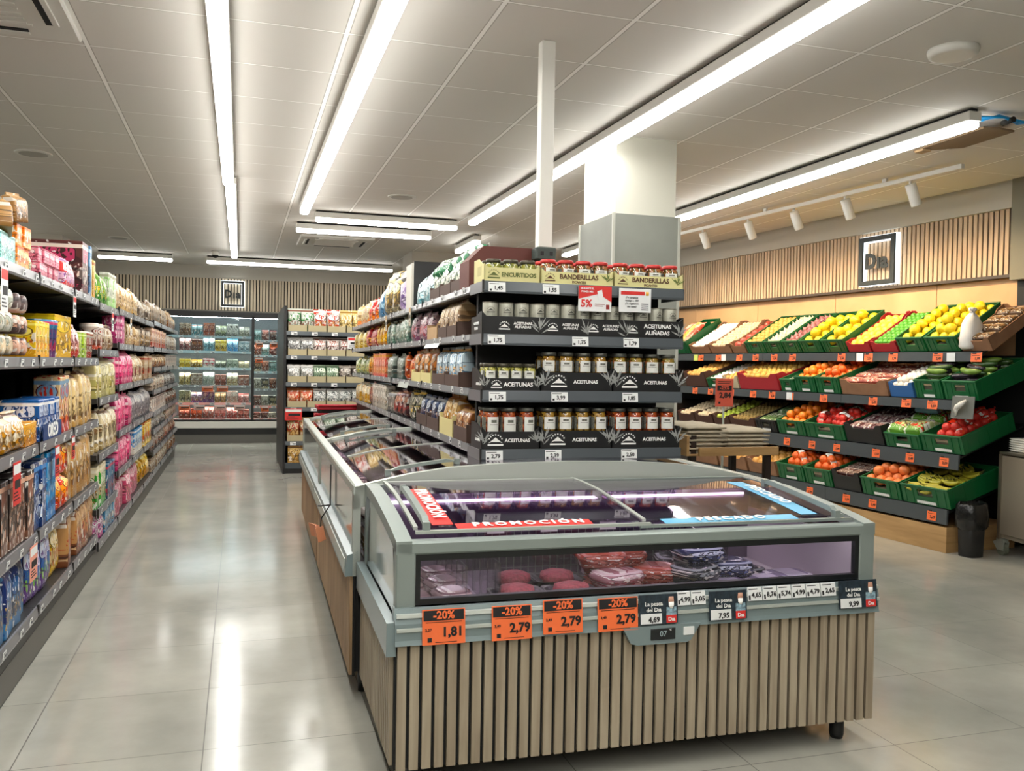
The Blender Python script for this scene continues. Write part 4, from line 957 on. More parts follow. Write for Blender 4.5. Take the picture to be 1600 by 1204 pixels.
r = empty('shelf_card'); tag(r, 'white lettered strip in front of the blue and white biscuit packs', 'card'); k = MB(); k.bev(-.21, .21, -.002, 0, 0, .075, .0006); k.build('strip', mat('deep_blue_card', '#1d3f72', .4), r); write(r, 'OREO', .085, M_whiteink, 0, -.003, .037, bold=.03); put(r, G_LEFT, 4.60, .004, .978)

# ------------------------------------------------------------------ island shelving, aisle side
LI = [.982, 1.243, 1.495, 1.72]
for i, (b0, b1) in enumerate(((1.30, 2.55), (2.55, 3.80), (3.80, 5.05), (5.05, 6.65))):
    r = gondola_bay(G_ISL, b0, b1, LI, .46, 'black steel bay of the island shelving above the freezers, %s from the end' % ORD[i], sgn=-1, base=.955, tags=5, lipH=.034, group='bays of the island shelving')
    k = MB()
    for z in LI[:]: k.box(-b1+.002, -b0-.002, .49, .955, z-.03, z, 0); lip_ = (z)
    k.build('far_side_shelves', M_black, r)
    if b0 > 5: k = MB(); k.box(-b1, -b0-.06, .05, .93, 0, .955, 0); k.build('base_cabinet', M_black, r)
RI = lambda b0, b1, li, *a, **k: run(G_ISL, b0, b1, LI[li], *a, sgn=-1, **k)
def carton_tray(G, s0, s1, z, hf, hb, d, m, label, sgn=1, dep=.008, group='shelf-ready card trays'):
    o = tray_mesh(s1-s0-.006, hf, hb, d).build('card_tray', m); tag(o, uniq(label), 'card tray', group); put(o, G, sgn*(s0+s1)/2, dep, z); return o
M_tb = mat('brown_tray_card', '#4f3a31', .6, noise=.1); M_tk = mat('yellow_tray_card', '#d4c98a', .6); M_tw = mat('white_tray_card', '#c9c6bb', .6)
def trayrun(b0, b1, li, n, m, kind, w_, h_, d_, spec, name, desc, where, hf=.06, hb=.16, cname='brown'):
    st = (b1-b0)/n
    for i in range(n):
        a, b = b0+i*st, b0+(i+1)*st
        carton_tray(G_ISL, a, b, LI[li], hf, hb, .30, m, '%s card tray %s under the %s' % (cname, ORD[i] if n > 1 else 'standing', desc+'s, '+where), -1, group='card trays on the island shelving')
    k_ = max(1, int((st-.02)/w_))
    ms = [GEN[kind](w_, h_, d_).mesh(name, [P(spec)]) for _ in range(2)]; c = 0
    for i in range(n):
        for j in range(k_):
            s = b0+i*st+.01+(st-.02)*(j+.5)/k_; o = link(name, ms[c % 2]); c += 1
            tag(o, uniq('%s %s, %s' % (ORD[c-1], desc, where)), name.replace('_', ' '), '%ss on %s' % (desc, where)); put(o, G_ISL, -s, .02, LI[li]+.005, random.uniform(-.05, .05))
iw = ['island bottom shelf', 'island third shelf', 'island second shelf', 'island top shelf']
trayrun(1.50, 2.35, 3, 3, M_tb, 'bag', .13, .19, .10, 'dcdcd0 5a8a64 f2f2ea 3a5a3c', 'crisps_bag', 'white and green crisps bag', iw[3])
for i in range(5):
    o = g_bag(.14, .15, .07).build('crisps_bag', P('cfd6cc 3f7a56 f4f6f2 5a6a5c')); tag(o, uniq('crumpled white and green crisps bag lying on top of the row, %s from the end' % ORD[i]), 'crisps bag', 'crisps bags heaped on the island top shelf')
    put(o, G_ISL, -(1.62+i*.16), .03, LI[3]+.17, random.uniform(-.6, .6), RX(-.9) @ RY(random.uniform(-.7, .7)))
RI(2.40, 2.95, 3, 'bag', .13, .20, .09, 'cfe0e4 7fb4bc f4f8f8 4a8a94', 'crisps_bag', 'white and teal crisps bag', iw[3])
k = MB(); k.bev(-.004, .004, 0, .34, 0, .30, .002); k.m = 1; k.box(-.0052, -.004, .0, .34, .002, .298)
o = k.build('divider_board', [M_black, M_tag]); tag(o, 'black board standing upright among the bags on the island top', 'divider board'); put(o, G_ISL, -2.98, .02, LI[3])
k = MB(); k.bev(-.11, .11, 0, .05, 0, .29, .002); o = k.build('white_carton', M_tw); tag(o, 'plain white carton standing beside the black board on the island top', 'carton'); put(o, G_ISL, -3.12, .01, LI[3])
RI(3.26, 3.70, 3, 'bag', .21, .26, .12, 'd2c6da 9a84b0 f0eaf4 6a5484', 'crisps_bag', 'lilac and white crisps bag', iw[3])
RI(3.74, 4.34, 3, 'bag', .28, .34, .14, 'b49a58 3a3428 e8d8a0 8a6a2a', 'crisps_bag', 'large gold and black crisps bag', iw[3])
RI(4.38, 5.00, 3, 'bag', .29, .33, .14, '9ab8c8 3f6a8a e0ecf2 5a7a8c', 'crisps_bag', 'large blue patterned crisps bag', iw[3])
RI(5.04, 5.60, 3, 'bag', .17, .24, .11, 'c8352f e0803a f4e6e0 9a2420', 'crisps_bag', 'red and orange crisps bag', iw[3])
RI(5.62, 6.6, 3, 'pouch', .19, .22, .12, 'd9c9a0 e08a4a f0e6cc b89a64', 'snack_bag', 'cream snack bag', iw[3])
trayrun(1.62, 2.10, 2, 2, M_tb, 'pouch', .11, .19, .10, 'b49a78 8a6c4c d9c6a8 5a3c28', 'nut_bag', 'kraft nut bag', iw[2])
carton_tray(G_ISL, 2.12, 2.42, LI[2], .07, .20, .30, M_kraft, 'open kraft carton with high sides on the island second shelf', -1)
RI(2.14, 2.40, 2, 'pouch', .11, .15, .09, 'c9ad74 a07c40 e2cf9c 7a5428', 'nut_bag', 'tan nut bag in the kraft carton', iw[2], dep=.03)
RI(2.45, 3.05, 2, 'bag', .13, .19, .08, 'b89aa4 7a4a64 dcc8d0 c04a4a', 'nut_bag', 'mauve nut bag', iw[2])
RI(3.08, 4.40, 2, 'bag', .15, .19, .08, '93a69a 4a6a5c cfdcd2 8a7a5a', 'nut_bag', 'grey green nut bag', iw[2])
RI(4.43, 4.95, 2, 'bag', .15, .2, .08, 'd9a832 b8762a f0d88a 8a3a24', 'nut_bag', 'yellow nut bag', iw[2])
RI(4.98, 5.6, 2, 'bag', .15, .2, .08, 'b83a3e 8a2430 e09a9a e0b04a', 'nut_bag', 'red nut bag', iw[2])
RI(5.62, 6.6, 2, 'pouch', .17, .17, .08, 'd9c884 c0a040 f0e6bc 9a7a3a', 'nut_bag', 'pale yellow bag', iw[2])
trayrun(1.55, 2.25, 1, 2, M_tb, 'bag', .14, .20, .09, 'b9cdd6 4a8ab4 e2eef2 c8a06a', 'snack_bag', 'sky blue snack bag', iw[1])
trayrun(2.28, 2.95, 1, 2, M_tk, 'bag', .14, .20, .09, '8a6a4a c0763a b89a74 3a2a20', 'dried_fruit_bag', 'brown dried fruit bag', iw[1], cname='cream')
RI(2.98, 3.45, 1, 'bag', .13, .19, .07, 'e2702f b8441e f4a86a 8a2f1a', 'snack_bag', 'orange snack bag', iw[1])
RI(3.48, 4.20, 1, 'pouch', .15, .19, .08, '8f9a90 4a5a54 c9d0c8 6a5a4a', 'snack_bag', 'grey green pouch', iw[1])
RI(4.23, 5.05, 1, 'box', .12, .19, .08, 'df8a6a c8504a f4c8b0 e8a84a', 'snack_box', 'salmon pink box', iw[1])
RI(5.08, 5.5, 1, 'bag', .13, .2, .08, 'e09a2a c8641e f6d070 8a5a1a', 'snack_bag', 'amber snack bag', iw[1])
RI(5.52, 6.6, 1, 'bag', .16, .18, .08, 'b9c49a 7a8a5a e4e8d0 c8b04a', 'snack_bag', 'pale green snack bag', iw[1])
trayrun(1.36, 1.66, 0, 1, M_tb, 'pouch', .13, .16, .09, '8f5a34 6a3c22 c49a6a d9c09a', 'nut_bag', 'dark nut bag', iw[0], hf=.07)
trayrun(1.68, 2.02, 0, 1, M_tk, 'bag', .15, .21, .12, 'c49a5c a87838 e0c490 8a5a2a', 'nut_bag', 'bag of shelled nuts', iw[0], cname='cream', hf=.09)
trayrun(2.05, 2.75, 0, 2, M_tb, 'bag', .15, .18, .09, '4a5a7a 2a3450 c9d0d8 a06a3a', 'seed_bag', 'blue seed bag', iw[0], hf=.07)
RI(2.78, 3.25, 0, 'bag', .14, .2, .08, '3a4434 202820 a8a48a d9b84a', 'seed_bag', 'dark green seed bag', iw[0])
RI(3.28, 3.75, 0, 'bag', .14, .19, .08, '6a3038 3a1c24 b87a5a c04a3a', 'seed_bag', 'dark red seed bag', iw[0])
RI(3.78, 4.20, 0, 'pouch', .14, .18, .08, '54504c 302c2a 9a9288 c0b4a0', 'seed_bag', 'charcoal pouch', iw[0])
RI(4.23, 5.00, 0, 'box', .13, .2, .08, 'd0cabc a09a8c eae6dc 8a6a4a', 'snack_box', 'off-white box', iw[0])
RI(5.03, 5.4, 0, 'bag', .15, .2, .08, '7a2f2a 4a1c1c c08a6a e0c0a0', 'snack_bag', 'maroon bag', iw[0])
RI(5.42, 6.6, 0, 'pouch', .17, .18, .10, 'dcd2b4 d9a82f f4eed8 b88a3a', 'snack_bag', 'cream and yellow pouch', iw[0])
for s, z, l in ((2.95, 1.72, 'pale card hanging from the island top rail by the lilac bags'), (4.05, 1.72, 'pale card hanging from the island top rail by the gold bags')): hang(G_ISL, s, z-.0, .07, .12, mat('pale_card', '#bfb6a4', .5), M_kraft, l, -1, -.008)
o = MB(); o.prism([(-.20, 0), (.20, 0), (.20, .05), (-.20, .05)], -.003, 0, 'y'); o = o.build('shelf_card', M_tag); tag(o, 'long white card clipped on the island second shelf rail', 'card'); put(o, G_ISL, -2.2, -.012, LI[2]-.05, 0, RX(-.5))
o = MB(); o.prism([(-.20, 0), (.20, 0), (.20, .05), (-.20, .05)], -.003, 0, 'y'); o = o.build('shelf_card', M_greyl); tag(o, 'long grey card clipped on the island third shelf rail', 'card'); put(o, G_ISL, -3.2, -.012, LI[1]-.05, 0, RX(-.4))

# ------------------------------------------------------------------ island end shelves with jars
r = empty('shelf_unit'); tag(r, 'end unit of the island with four shelves of pickles and olives facing the viewer', 'shelf unit')
A0, A1 = .528, 1.497
k = MB(); k.box(A0+.03, A1-.03, .21, .24, .955, 1.74, 0); k.build('back_panel', M_dark, r)
LE = [.982, 1.243, 1.495, 1.725]
for z in LE:
    k = MB(); k.box(A0+.002, A1-.002, .01, .24, z-.03, z, 0); lip(k, A0, A1, z, .05, .012, 1)
    k.m = 2; k.box(A0-.003, A0+.0, .0, .24, z-.048, z+.0); k.m = 1; k.box(A1, A1+.003, .0, .24, z-.048, z)
    k.box(A0-.004, A0+.004, -.002, .012, z-.052, z+.006, 0)
    sh = k.build('shelf', [M_black, M_railD, M_rail], r)
put(r, G_END)
PR_ = {3: ((.59, '1,45'), (.84, '1,55')), 2: ((.59, '1,75'), (.985, '1,75'), (1.235, '1,79')), 1: ((.60, '1,75'), (.89, '3,99'), (1.235, '1,85')), 0: ((.59, '2,79'), (.865, '2,39'), (1.235, '2,50'))}
for li, L in PR_.items():
    for i, (x, p) in enumerate(L):
        q = empty('shelf_label'); tag(q, 'white price label on the island end, %s shelf, %s from the left' % (('bottom', 'third', 'second', 'top')[li], ORD[i]), 'price label', 'price labels on the island end')
        k = MB(); k.bev(-.039, .039, -.0012, 0, 0, .042, .0004); k.build('card', M_tag, q)
        write(q, p, .024, M_ink, .006, -.002, .017, bold=.03); k = MB(); k.box(-.035, .01, -.0018, -.0013, .034, .0365); k.box(-.034, -.024, -.0018, -.0013, .004, .013); k.build('fine_print', M_ink, q)
        put(q, G_END, x, -.0035, LE[li]-.046, 0, RX(-.1))
def sign(x0, x1, z1, h, label, red):
    r = empty('hanging_sign'); tag(r, label, 'sign', 'signs hanging from the island end top shelf'); w_ = x1-x0
    k = MB(); k.bev(-w_/2, w_/2, -.002, 0, -h, 0, .0006); k.build('board', M_tag, r)
    if red:
        k = MB(); k.prism([(-w_/2, 0), (w_/2, 0), (w_/2, -h*.62), (w_*.12, -h*.30), (-w_/2, -h*.52)], -.003, -.0021, 'y'); k.build('red_field', M_red, r)
        write(r, '5%', .046, M_red, -w_*.26, -.003, -h*.70, bold=.03)
        for i, t_ in enumerate(('DURANTE EL', 'PRIMER MES')): write(r, t_, .011, M_whiteink, -w_*.24, -.004, -h*(.11+.12*i), bold=.02)
        k = MB(); k.prism([(w_*.06, -h*.2), (w_*.2, -h*.14), (w_*.26, -h*.52), (w_*.12, -h*.58)], -.0045, -.0032, 'y', 0); k.m = 1; k.box(-w_*.0, w_*.3, -.0035, -.0021, -h*.72, -h*.70); k.box(-w_*.0, w_*.25, -.0035, -.0021, -h*.79, -h*.77); k.box(w_*.34, w_*.44, -.0035, -.0021, -h*.9, -h*.72); k.build('picture', [M_tag, mat('dark_red_ink', '#8a2420', .5)], r)
    else:
        k = MB(); k.box(-w_*.44, w_*.3, -.003, -.0021, -h*.27, -h*.12, 0); k.m = 1; k.rings([(-h*.28, .008, .0008, 2), (-h*.12, .008, .0008, 2)], 12, cx=w_*.38, cy=-.0025); k.m = 2
        for t in range(4): k.box(w_*.2, w_*.42, -.003, -.0021, -h*(.66+.08*t), -h*(.63+.08*t))
        k.build('print', [M_red, mat('yellow_dot', '#e8b23a', .5), M_ink], r)
        for i, t_ in enumerate(('¡Te sumamos', 'contigo a 100!', '¿Te regalamos', 'una cesta?')): write(r, t_, .0115, M_ink, -w_*.1, -.003, -h*(.38+.13*i), bold=.012)
    put(r, G_END, (x0+x1)/2, -.010, z1)
sign(.968, 1.128, 1.722, .115, 'red and white five percent offer sign hanging under the pickle jars', True)
sign(1.165, 1.325, 1.718, .108, 'white information sign with a red bar hanging beside the offer sign', False)

M_jar = mat('jar_glass', '#ffffff', .04, spec=.6); M_jar = glass('jar_glass_', '#f4f6ee', .88, .03, 1.5, .02)
def olive_fill(name, c1, c2, c3):
    if name in _mats: return _mats[name]
    k = NT(name); tc = k.n('TexCoord'); vo = k.n('TexVoronoi'); vo.inputs['Scale'].default_value = 70; k.l(tc.outputs['Object'], vo.inputs['Vector'])
    r = k.n('ValToRGB'); r.color_ramp.elements[0].color = col(c1); r.color_ramp.elements[1].color = col(c2); r.color_ramp.elements[1].position = .9
    sp = k.n('SeparateXYZ'); k.l(vo.outputs['Color'], sp.inputs[0]); k.l(sp.outputs[0], r.inputs['Fac'])
    dk = k.mix(k.math('GREATER_THAN', vo.outputs['Distance'], .62), r.outputs[0], col(c3)); k.l(dk, k.b.inputs['Base Color']); k.b.inputs['Roughness'].default_value = .15
    return k.m
F_pick = olive_fill('pickles', '#8f963a', '#c8c060', '#55581c'); F_ban = olive_fill('banderillas', '#a8904a', '#cc6a44', '#5f4820'); F_ol = olive_fill('green_olives', '#b8b04a', '#e4da70', '#6a6a24')
F_am = olive_fill('amber_olives', '#c08a30', '#e0b050', '#6a4a1c'); F_mix = olive_fill('mixed_olives', '#b0a040', '#d8703a', '#6a5c20'); F_red = olive_fill('red_peppers', '#cc4a24', '#ec7a34', '#7a2a14')
M_lidr = mat('red_lid', '#b8322e', .35, .2); M_lidd = mat('dark_lid', '#4a4638', .35, .4); M_lidg = mat('grey_lid', '#55564f', .35, .5); M_jl = mat('jar_label', '#dcdcd4', .5)
def jar_proto(h, rr, fill, lidm, labelh, labelz):
    r = empty('pickle_jar'); lh = .016
    k = MB(); k.rings([(0, rr*.92, rr*.92, 2), (.004, rr, rr, 2), (h*.72, rr, rr, 2), (h*.82, rr*.86, rr*.86, 2), (h-lh, rr*.84, rr*.84, 2)], 20); k.build('glass', M_jar, r)
    k = MB(); k.rings([(.004, rr*.9, rr*.9, 2), (h*.74, rr*.95, rr*.95, 2), (h*.83, rr*.82, rr*.82, 2), (h-lh-.002, rr*.8, rr*.8, 2)], 20); k.build('filling', fill, r)
    k = MB(); k.rings([(h-lh, rr*.9, rr*.9, 2), (h-lh*.8, rr*.93, rr*.93, 2), (h-.003, rr*.93, rr*.93, 2), (h, rr*.86, rr*.86, 2)], 20); k.build('lid', lidm, r)
    if labelh:
        k = MB(); n = 10; R1 = rr+.0006
        for (a0, a1, z0, z1, m) in ((-.8, .8, labelz, labelz+labelh, 0), (-.5, .5, labelz+labelh*.52, labelz+labelh*.56, 1), (-.35, .35, labelz+labelh*.66, labelz+labelh*.82, 1), (1.0, 1.7, labelz, labelz+labelh, 1), (-1.7, -1.0, labelz, labelz+labelh, 1)):
            rad = R1 if m == 0 else R1+.0005; o = len(k.v); k.m = m
            for i in range(n+1):
                t = -PI/2+a0+(a1-a0)*i/n
                k.v += [(math.cos(t)*rad, math.sin(t)*rad, z0), (math.cos(t)*rad, math.sin(t)*rad, z1)]
            for i in range(n): k.face([o+2*i, o+2*i+2, o+2*i+3, o+2*i+1])
        k.build('label', [M_jl, mat('label_pattern', '#6a6a60', .5, noise=.6, nscale=220)], r)
    return r
def jars(G, x0, x1, n, z, h, rr, fill, lidm, lh, lz, desc, where, rows=2, dep=.012):
    pr = jar_proto(h, rr, fill, lidm, lh, lz); first = True; st = (x1-x0)/n
    for j in range(rows):
        for i in range(n):
            r = pr if first else copy(pr); first = False
            tag(r, uniq('%s, %s from left, %s, %s' % (desc, ORD[i], ('front row', 'back row', 'third row')[j], where)), 'jar', '%s %s' % (desc, where))
            put(r, G, x0+(i+.5)*st, dep+rr+.004+j*(2*rr+.004), z, random.uniform(-.35, .35))
def mountain(par, x, z, s, m, y=-.002):
    k = MB()
    k.prism([(x-s*.55, z-.22*s), (x-s*.2, z+.05*s), (x, z+.22*s), (x+s*.2, z+.05*s), (x+s*.55, z-.22*s), (x+s*.3, z-.12*s), (x-s*.3, z-.12*s)], y-.0006, y, 'y')
    k.prism([(x-s*.6, z-.40*s), (x+s*.6, z-.40*s), (x+s*.6, z-.28*s), (x-s*.6, z-.28*s)], y-.0006, y, 'y')
    for i in range(7):
        t = PI*(.12+.76*i/6); cx, cz = x+math.cos(t)*s*.52, z-.05*s+math.sin(t)*s*.46; k.prism([(cx-.05*s, cz-.05*s), (cx+.05*s, cz-.05*s), (cx+.05*s, cz+.05*s), (cx-.05*s, cz+.05*s)], y-.0006, y, 'y')
    return k.build('mountain_emblem', m, par)
def leaves(par, x, z, s, m, flip=1):
    k = MB(); rnd = random.Random(int(x*1000+z*77))
    for i in range(9):
        t = PI/2+flip*(.1+.13*i)*(-1 if i % 2 else 1)*1.0; L = s*(.5+.4*rnd.random()); bx, bz = x+rnd.uniform(-.1, .1)*s, z+rnd.uniform(-.5, -.1)*s
        ex, ez = bx+math.cos(t)*L, bz+math.sin(t)*L; nx, nz = -math.sin(t)*s*.05, math.cos(t)*s*.05
        k.prism([(bx, bz), ((bx+ex)/2+nx, (bz+ez)/2+nz), (ex, ez), ((bx+ex)/2-nx, (bz+ez)/2-nz)], -.0026, -.002, 'y')
    return k.build('olive_branch', m, par)
def lettered_tray(x0, x1, z, hf, hb, d, m, txt, tsz, tm, label, lx=.52, ex=.24, txt2=None, side=None, dep=.004, G=G_END):
    r = empty('card_tray'); tag(r, uniq(label), 'card tray', 'card trays on the island end'); w_ = x1-x0-.004
    tray_mesh(w_, hf, hb, d).build('tray', m, r)
    if txt: write(r, txt, tsz, tm, -w_/2+w_*lx, -.001, hf*(.62 if txt2 else .5), bold=.03, align='LEFT' if 0 else 'CENTER')
    if txt2: write(r, txt2, tsz*.5, tm, -w_/2+w_*lx, -.001, hf*.2, bold=.02)
    if ex: mountain(r, -w_/2+w_*ex, hf*.52, hf*.75, tm, -.0006)
    if side: write(r, side, .016, tm, -w_/2-.0015, d*.35, hf*.5, bold=.02, M=RZ(-PI/2))
    put(r, G, (x0+x1)/2, dep, z); return r, w_
dn = mat('brown_ink', '#5a3a24', .6)
te = mat('encurtidos_card', '#cdc68c', .6)
r, w_ = lettered_tray(.530, .790, LE[3], .062, .105, .19, te, 'ENCURTIDOS', .026, mat('olive_ink', '#55602a', .6), 'pale green card tray of pickles at the left end of the top shelf', .62, .17)
k = MB(); k.box(-w_/2-.0008, -w_/2, .05, .12, .03, .07, 0); k.build('side_stamp', mat('stamp_ink', '#b7ae7c', .7), r)
r, w_ = lettered_tray(.793, 1.143, LE[3], .055, .06, .19, M_cream, 'BANDERILLAS', .030, dn, 'cream card tray of red-lidded jars, middle of the island end top shelf', .52, .12, 'PICANTES'); leaves(r, w_*.42, .035, .05, mat('sprig_ink', '#6a7a3a', .6))
r, w_ = lettered_tray(1.146, 1.497, LE[3], .055, .06, .19, M_cream, 'BANDERILLAS', .030, dn, 'cream card tray of red-lidded jars, right end of the top shelf', .52, .12, 'PICANTES'); leaves(r, w_*.42, .035, .05, mat('sprig_ink', '#6a7a3a', .6))
wt = 'island end top shelf'
jars(G_END, .545, .785, 3, LE[3]+.004, .098, .036, F_pick, M_lidd, .03, .03, 'dark-lidded pickle jar', wt)
jars(G_END, .800, 1.138, 4, LE[3]+.004, .108, .038, F_ban, M_lidr, .035, .035, 'red-lidded jar', wt+', middle tray')
jars(G_END, 1.152, 1.492, 4, LE[3]+.004, .108, .038, F_ban, M_lidr, .035, .035, 'red-lidded jar', wt+', right tray')
# brown box lying behind
k = MB(); k.prism([(-.17, 0), (.17, 0), (.17, .20), (-.10, .20), (-.17, .13)], 0, .2, 'y'); o = k.build('carton', mat('maroon_carton', '#5c2c24', .6)); tag(o, 'dark red-brown carton behind the pickle jars on the island top', 'carton'); put(o, ISL, .705, 1.36, LI[3]+.0)
# tins
k = None
wt = 'island end second shelf'
def tin_proto():
    r = empty('olive_tin'); k = MB(); k.rings([(0, .033, .033, 2), (.003, .034, .034, 2), (.127, .034, .034, 2), (.13, .033, .033, 2), (.128, .031, .031, 2)], 20); k.build('can', mat('tin_print', '#a9a89a', .35, .3, noise=.15, nscale=30), r)
    k = MB(); k.rings([(.131, .0345, .0345, 2), (.134, .0345, .0345, 2), (.1335, .031, .031, 2)], 20); k.build('rim', M_steel, r); mountain(r, 0, .1, .03, mat('tin_ink', '#55564e', .6), -.0345); return r
pr = tin_proto()
for i in range(13):
    r = pr if i == 0 else copy(pr); tag(r, 'grey olive tin above the black card, %s from the left' % ORD[i], 'tin', 'olive tins on the second shelf'); put(r, G_END, .572+i*.0728, .045, LE[2]+.006, random.uniform(-.3, .3))
r = empty('card_tray'); tag(r, 'long black card tray lettered ACEITUNAS ALIÑADAS under the tins', 'card tray', 'card trays on the island end')
tray_mesh(.975, .078, .078, .20).build('tray', M_blackcard, r)
for i, (x, s_) in enumerate(((-.30, .016), (-.075, .015), (.12, .015), (.355, .026))):
    write(r, 'ACEITUNAS', s_, M_whiteink, x, -.002, .048+(.004 if i == 3 else 0), bold=.03); write(r, 'ALIÑADAS', s_, M_whiteink, x, -.002, .048-s_*1.0, bold=.02)
    mountain(r, x-(.085 if i < 3 else .125), .036, .042, M_whiteink); leaves(r, x+(.08 if i < 3 else .115), .04, .075, mat('branch_ink', '#9a9c98', .6))
write(r, 'ACEITUNAS', .017, M_tag, -.4895, .10, .046, bold=.02, M=RZ(-PI/2)); write(r, 'NEGRAS', .017, M_tag, -.4895, .10, .024, bold=.02, M=RZ(-PI/2))
put(r, G_END, 1.0125, .002, LE[2])
wt = 'island end third shelf'
bi = M_whiteink
def black_tray(x0, x1, z, hf, hb, label, tx=.019, sd=None):
    r, w_ = lettered_tray(x0, x1, z, hf, hb, .20, M_blackcard, 'ACEITUNAS', tx*1.15, bi, label, .62, .24, side=sd)
    leaves(r, -w_*.46, hf*.7, hf*.9, mat('branch_ink', '#9a9c98', .6)); leaves(r, w_*.46, hf*.7, hf*.9, mat('branch_ink', '#9a9c98', .6), -1)
black_tray(.530, .800, LE[1], .056, .10, 'black card tray lettered ACEITUNAS, third shelf, left and lowest', .022, 'ACEITUNAS')
black_tray(.803, 1.148, LE[1], .086, .086, 'black card tray lettered ACEITUNAS, third shelf, middle')
black_tray(1.150, 1.495, LE[1], .086, .086, 'black card tray lettered ACEITUNAS, third shelf, right')
jars(G_END, .542, .792, 4, LE[1]+.004, .118, .030, F_ol, M_lidd, .04, .045, 'small jar of green olives', wt)
jars(G_END, .812, 1.142, 4, LE[1]+.004, .172, .037, F_am, M_lidg, .05, .085, 'tall jar of amber olives', wt)
jars(G_END, 1.158, 1.488, 4, LE[1]+.004, .172, .037, F_mix, M_lidg, .05, .085, 'tall jar of mixed olives', wt)
wt = 'island end bottom shelf'
black_tray(.530, .800, LE[0], .080, .115, 'black card tray lettered ACEITUNAS, bottom shelf, left', .019, 'ACEITUNAS')
black_tray(.803, 1.148, LE[0], .082, .082, 'black card tray lettered ACEITUNAS, bottom shelf, middle')
black_tray(1.150, 1.495, LE[0], .082, .082, 'black card tray lettered ACEITUNAS, bottom shelf, right')
jars(G_END, .542, .792, 3, LE[0]+.004, .180, .038, F_red, M_lidg, .075, .065, 'tall jar with red peppers', wt)
jars(G_END, .812, 1.142, 4, LE[0]+.004, .180, .037, F_am, M_lidg, .055, .085, 'tall jar of olives in brine', wt)
jars(G_END, 1.158, 1.488, 4, LE[0]+.004, .180, .037, F_red, M_lidg, .055, .085, 'tall jar of red stuffed olives', wt)

# ------------------------------------------------------------------ back unit of snack bags
r = empty('shelf_unit'); tag(r, 'black shelf unit of bagged snacks facing the aisle beside the fridge', 'shelf unit')
LK = [.16, .39, .80, 1.10, 1.425, 1.715]
k = MB(); k.box(.50, .53, .0, 1.9, 0, 2.02, 0); k.build('side_panel', M_black, r)
k = MB(); k.box(.53, 2.0, .50, .53, 0, 2.0, 0); k.build('back_panel', M_dark, r)
for z in LK[1:]:
    k = MB(); k.box(.53, 2.0, .012, .5, z-.03, z, 0); lip(k, .53, 2.0, z, .05, m=1); sh = k.build('shelf', [M_black, M_railD], r)
    for x in (.62, .86, 1.10):
        o = link('price_tag', tag_mesh(.07, .04), sh); o.location = (x, .001, z-.045)
k = MB(); k.box(.53, 2.0, .02, .5, 0, .12, 0); k.m = 1; k.box(.53, 2.0, .01, .02, .06, .13); k.build('plinth', [M_black, M_railD], r); put(r, G_BACK)
def back_tray(x0, x1, z, i, row):
    o = tray_mesh(x1-x0-.006, .075, .10, .3).build('card_tray', mat('nut_tray_card', '#b4a884', .7)); tag(o, uniq('beige card tray on the snack unit, %s, %s from the left' % (row, ORD[i])), 'card tray', 'beige trays on the snack unit'); put(o, G_BACK, (x0+x1)/2, .01, z)
def back_row(z, specs, row, hh, w_=.16, xs=.545, tw=.34, kind='bag'):
    x = xs
    for i in range(4): back_tray(xs+i*tw/1.0*.68, xs+(i+1)*tw*.68, z, i, row)
    for i in range(6):
        sp, ds = specs[min(i//2, len(specs)-1)]
        o = GEN[kind](w_, hh, .10).build('snack_bag', P(sp)); tag(o, uniq('%s on the snack unit, %s, %s from the left' % (ds, row, ORD[i])), 'snack bag', 'snack bags on the far snack unit'); put(o, G_BACK, xs+.075+i*.155, .03, z+.006, random.uniform(-.06, .06))
back_row(LK[5], (('c9cfc4 3a8a44 efefe6 8a5a4a', 'white and green bag'), ('d9ccc4 c84a3a f4ece4 b87a3a', 'white and red bag'), ('d9c48a c09a4a f0e4bc a07a3a', 'straw yellow bag')), 'top row', .27)
back_row(LK[4], (('dcdcd8 8a8a88 f6f6f2 5a5a5a', 'white bag'), ('dcd2cc b86a5a f6f0ea 5a4a44', 'white and rose bag')), 'second row', .22)
back_row(LK[3], (('d4d4d0 9a9a94 f2f2ee 5a5a58', 'silver bag'), ('8fa68a 3a6a44 dce6d4 5a6a54', 'green topped bag'), ('9a9084 5a5048 d0c8bc 3a3430', 'brown bag')), 'third row', .21)
back_row(LK[2], (('c88a6a d2502a e8c4a4 a05a34', 'orange topped bag'), ('b4b8b4 6a706c e4e6e2 4a4e4c', 'grey white bag')), 'fourth row', .23)
back_row(LK[1], (('d0b078 c83a2a f0dcae a87a3a', 'yellow and red bag'), ('d0a070 e08a2a f4d8a8 a0602a', 'amber bag')), 'fifth row', .28)
o = MB(); 
for i in range(2):
    k = MB(); k.bev(.56+i*.20, .74+i*.20, .02, .3, .121, .34, .005); o = k.build('carton', P('c09858 9a7438 e0c48a 5a3c20')); tag(o, 'tan carton on the base of the snack unit, %s' % ('left', 'right')[i], 'carton', 'cartons at the snack unit base'); put(o, G_BACK)
for i, (x, z, h_) in enumerate(((.62, .745, .14), (1.02, .75, .10), (1.34, 1.66, .14))):
    hang(G_BACK, x, z+(.04 if i < 2 else 0), .20 if i < 2 else .17, h_, M_red if i < 2 else M_tag, M_tag if i < 2 else M_red, ('red offer card low on the snack unit, left', 'red offer card low on the snack unit, right', 'white offer card on the snack unit top shelf')[i])
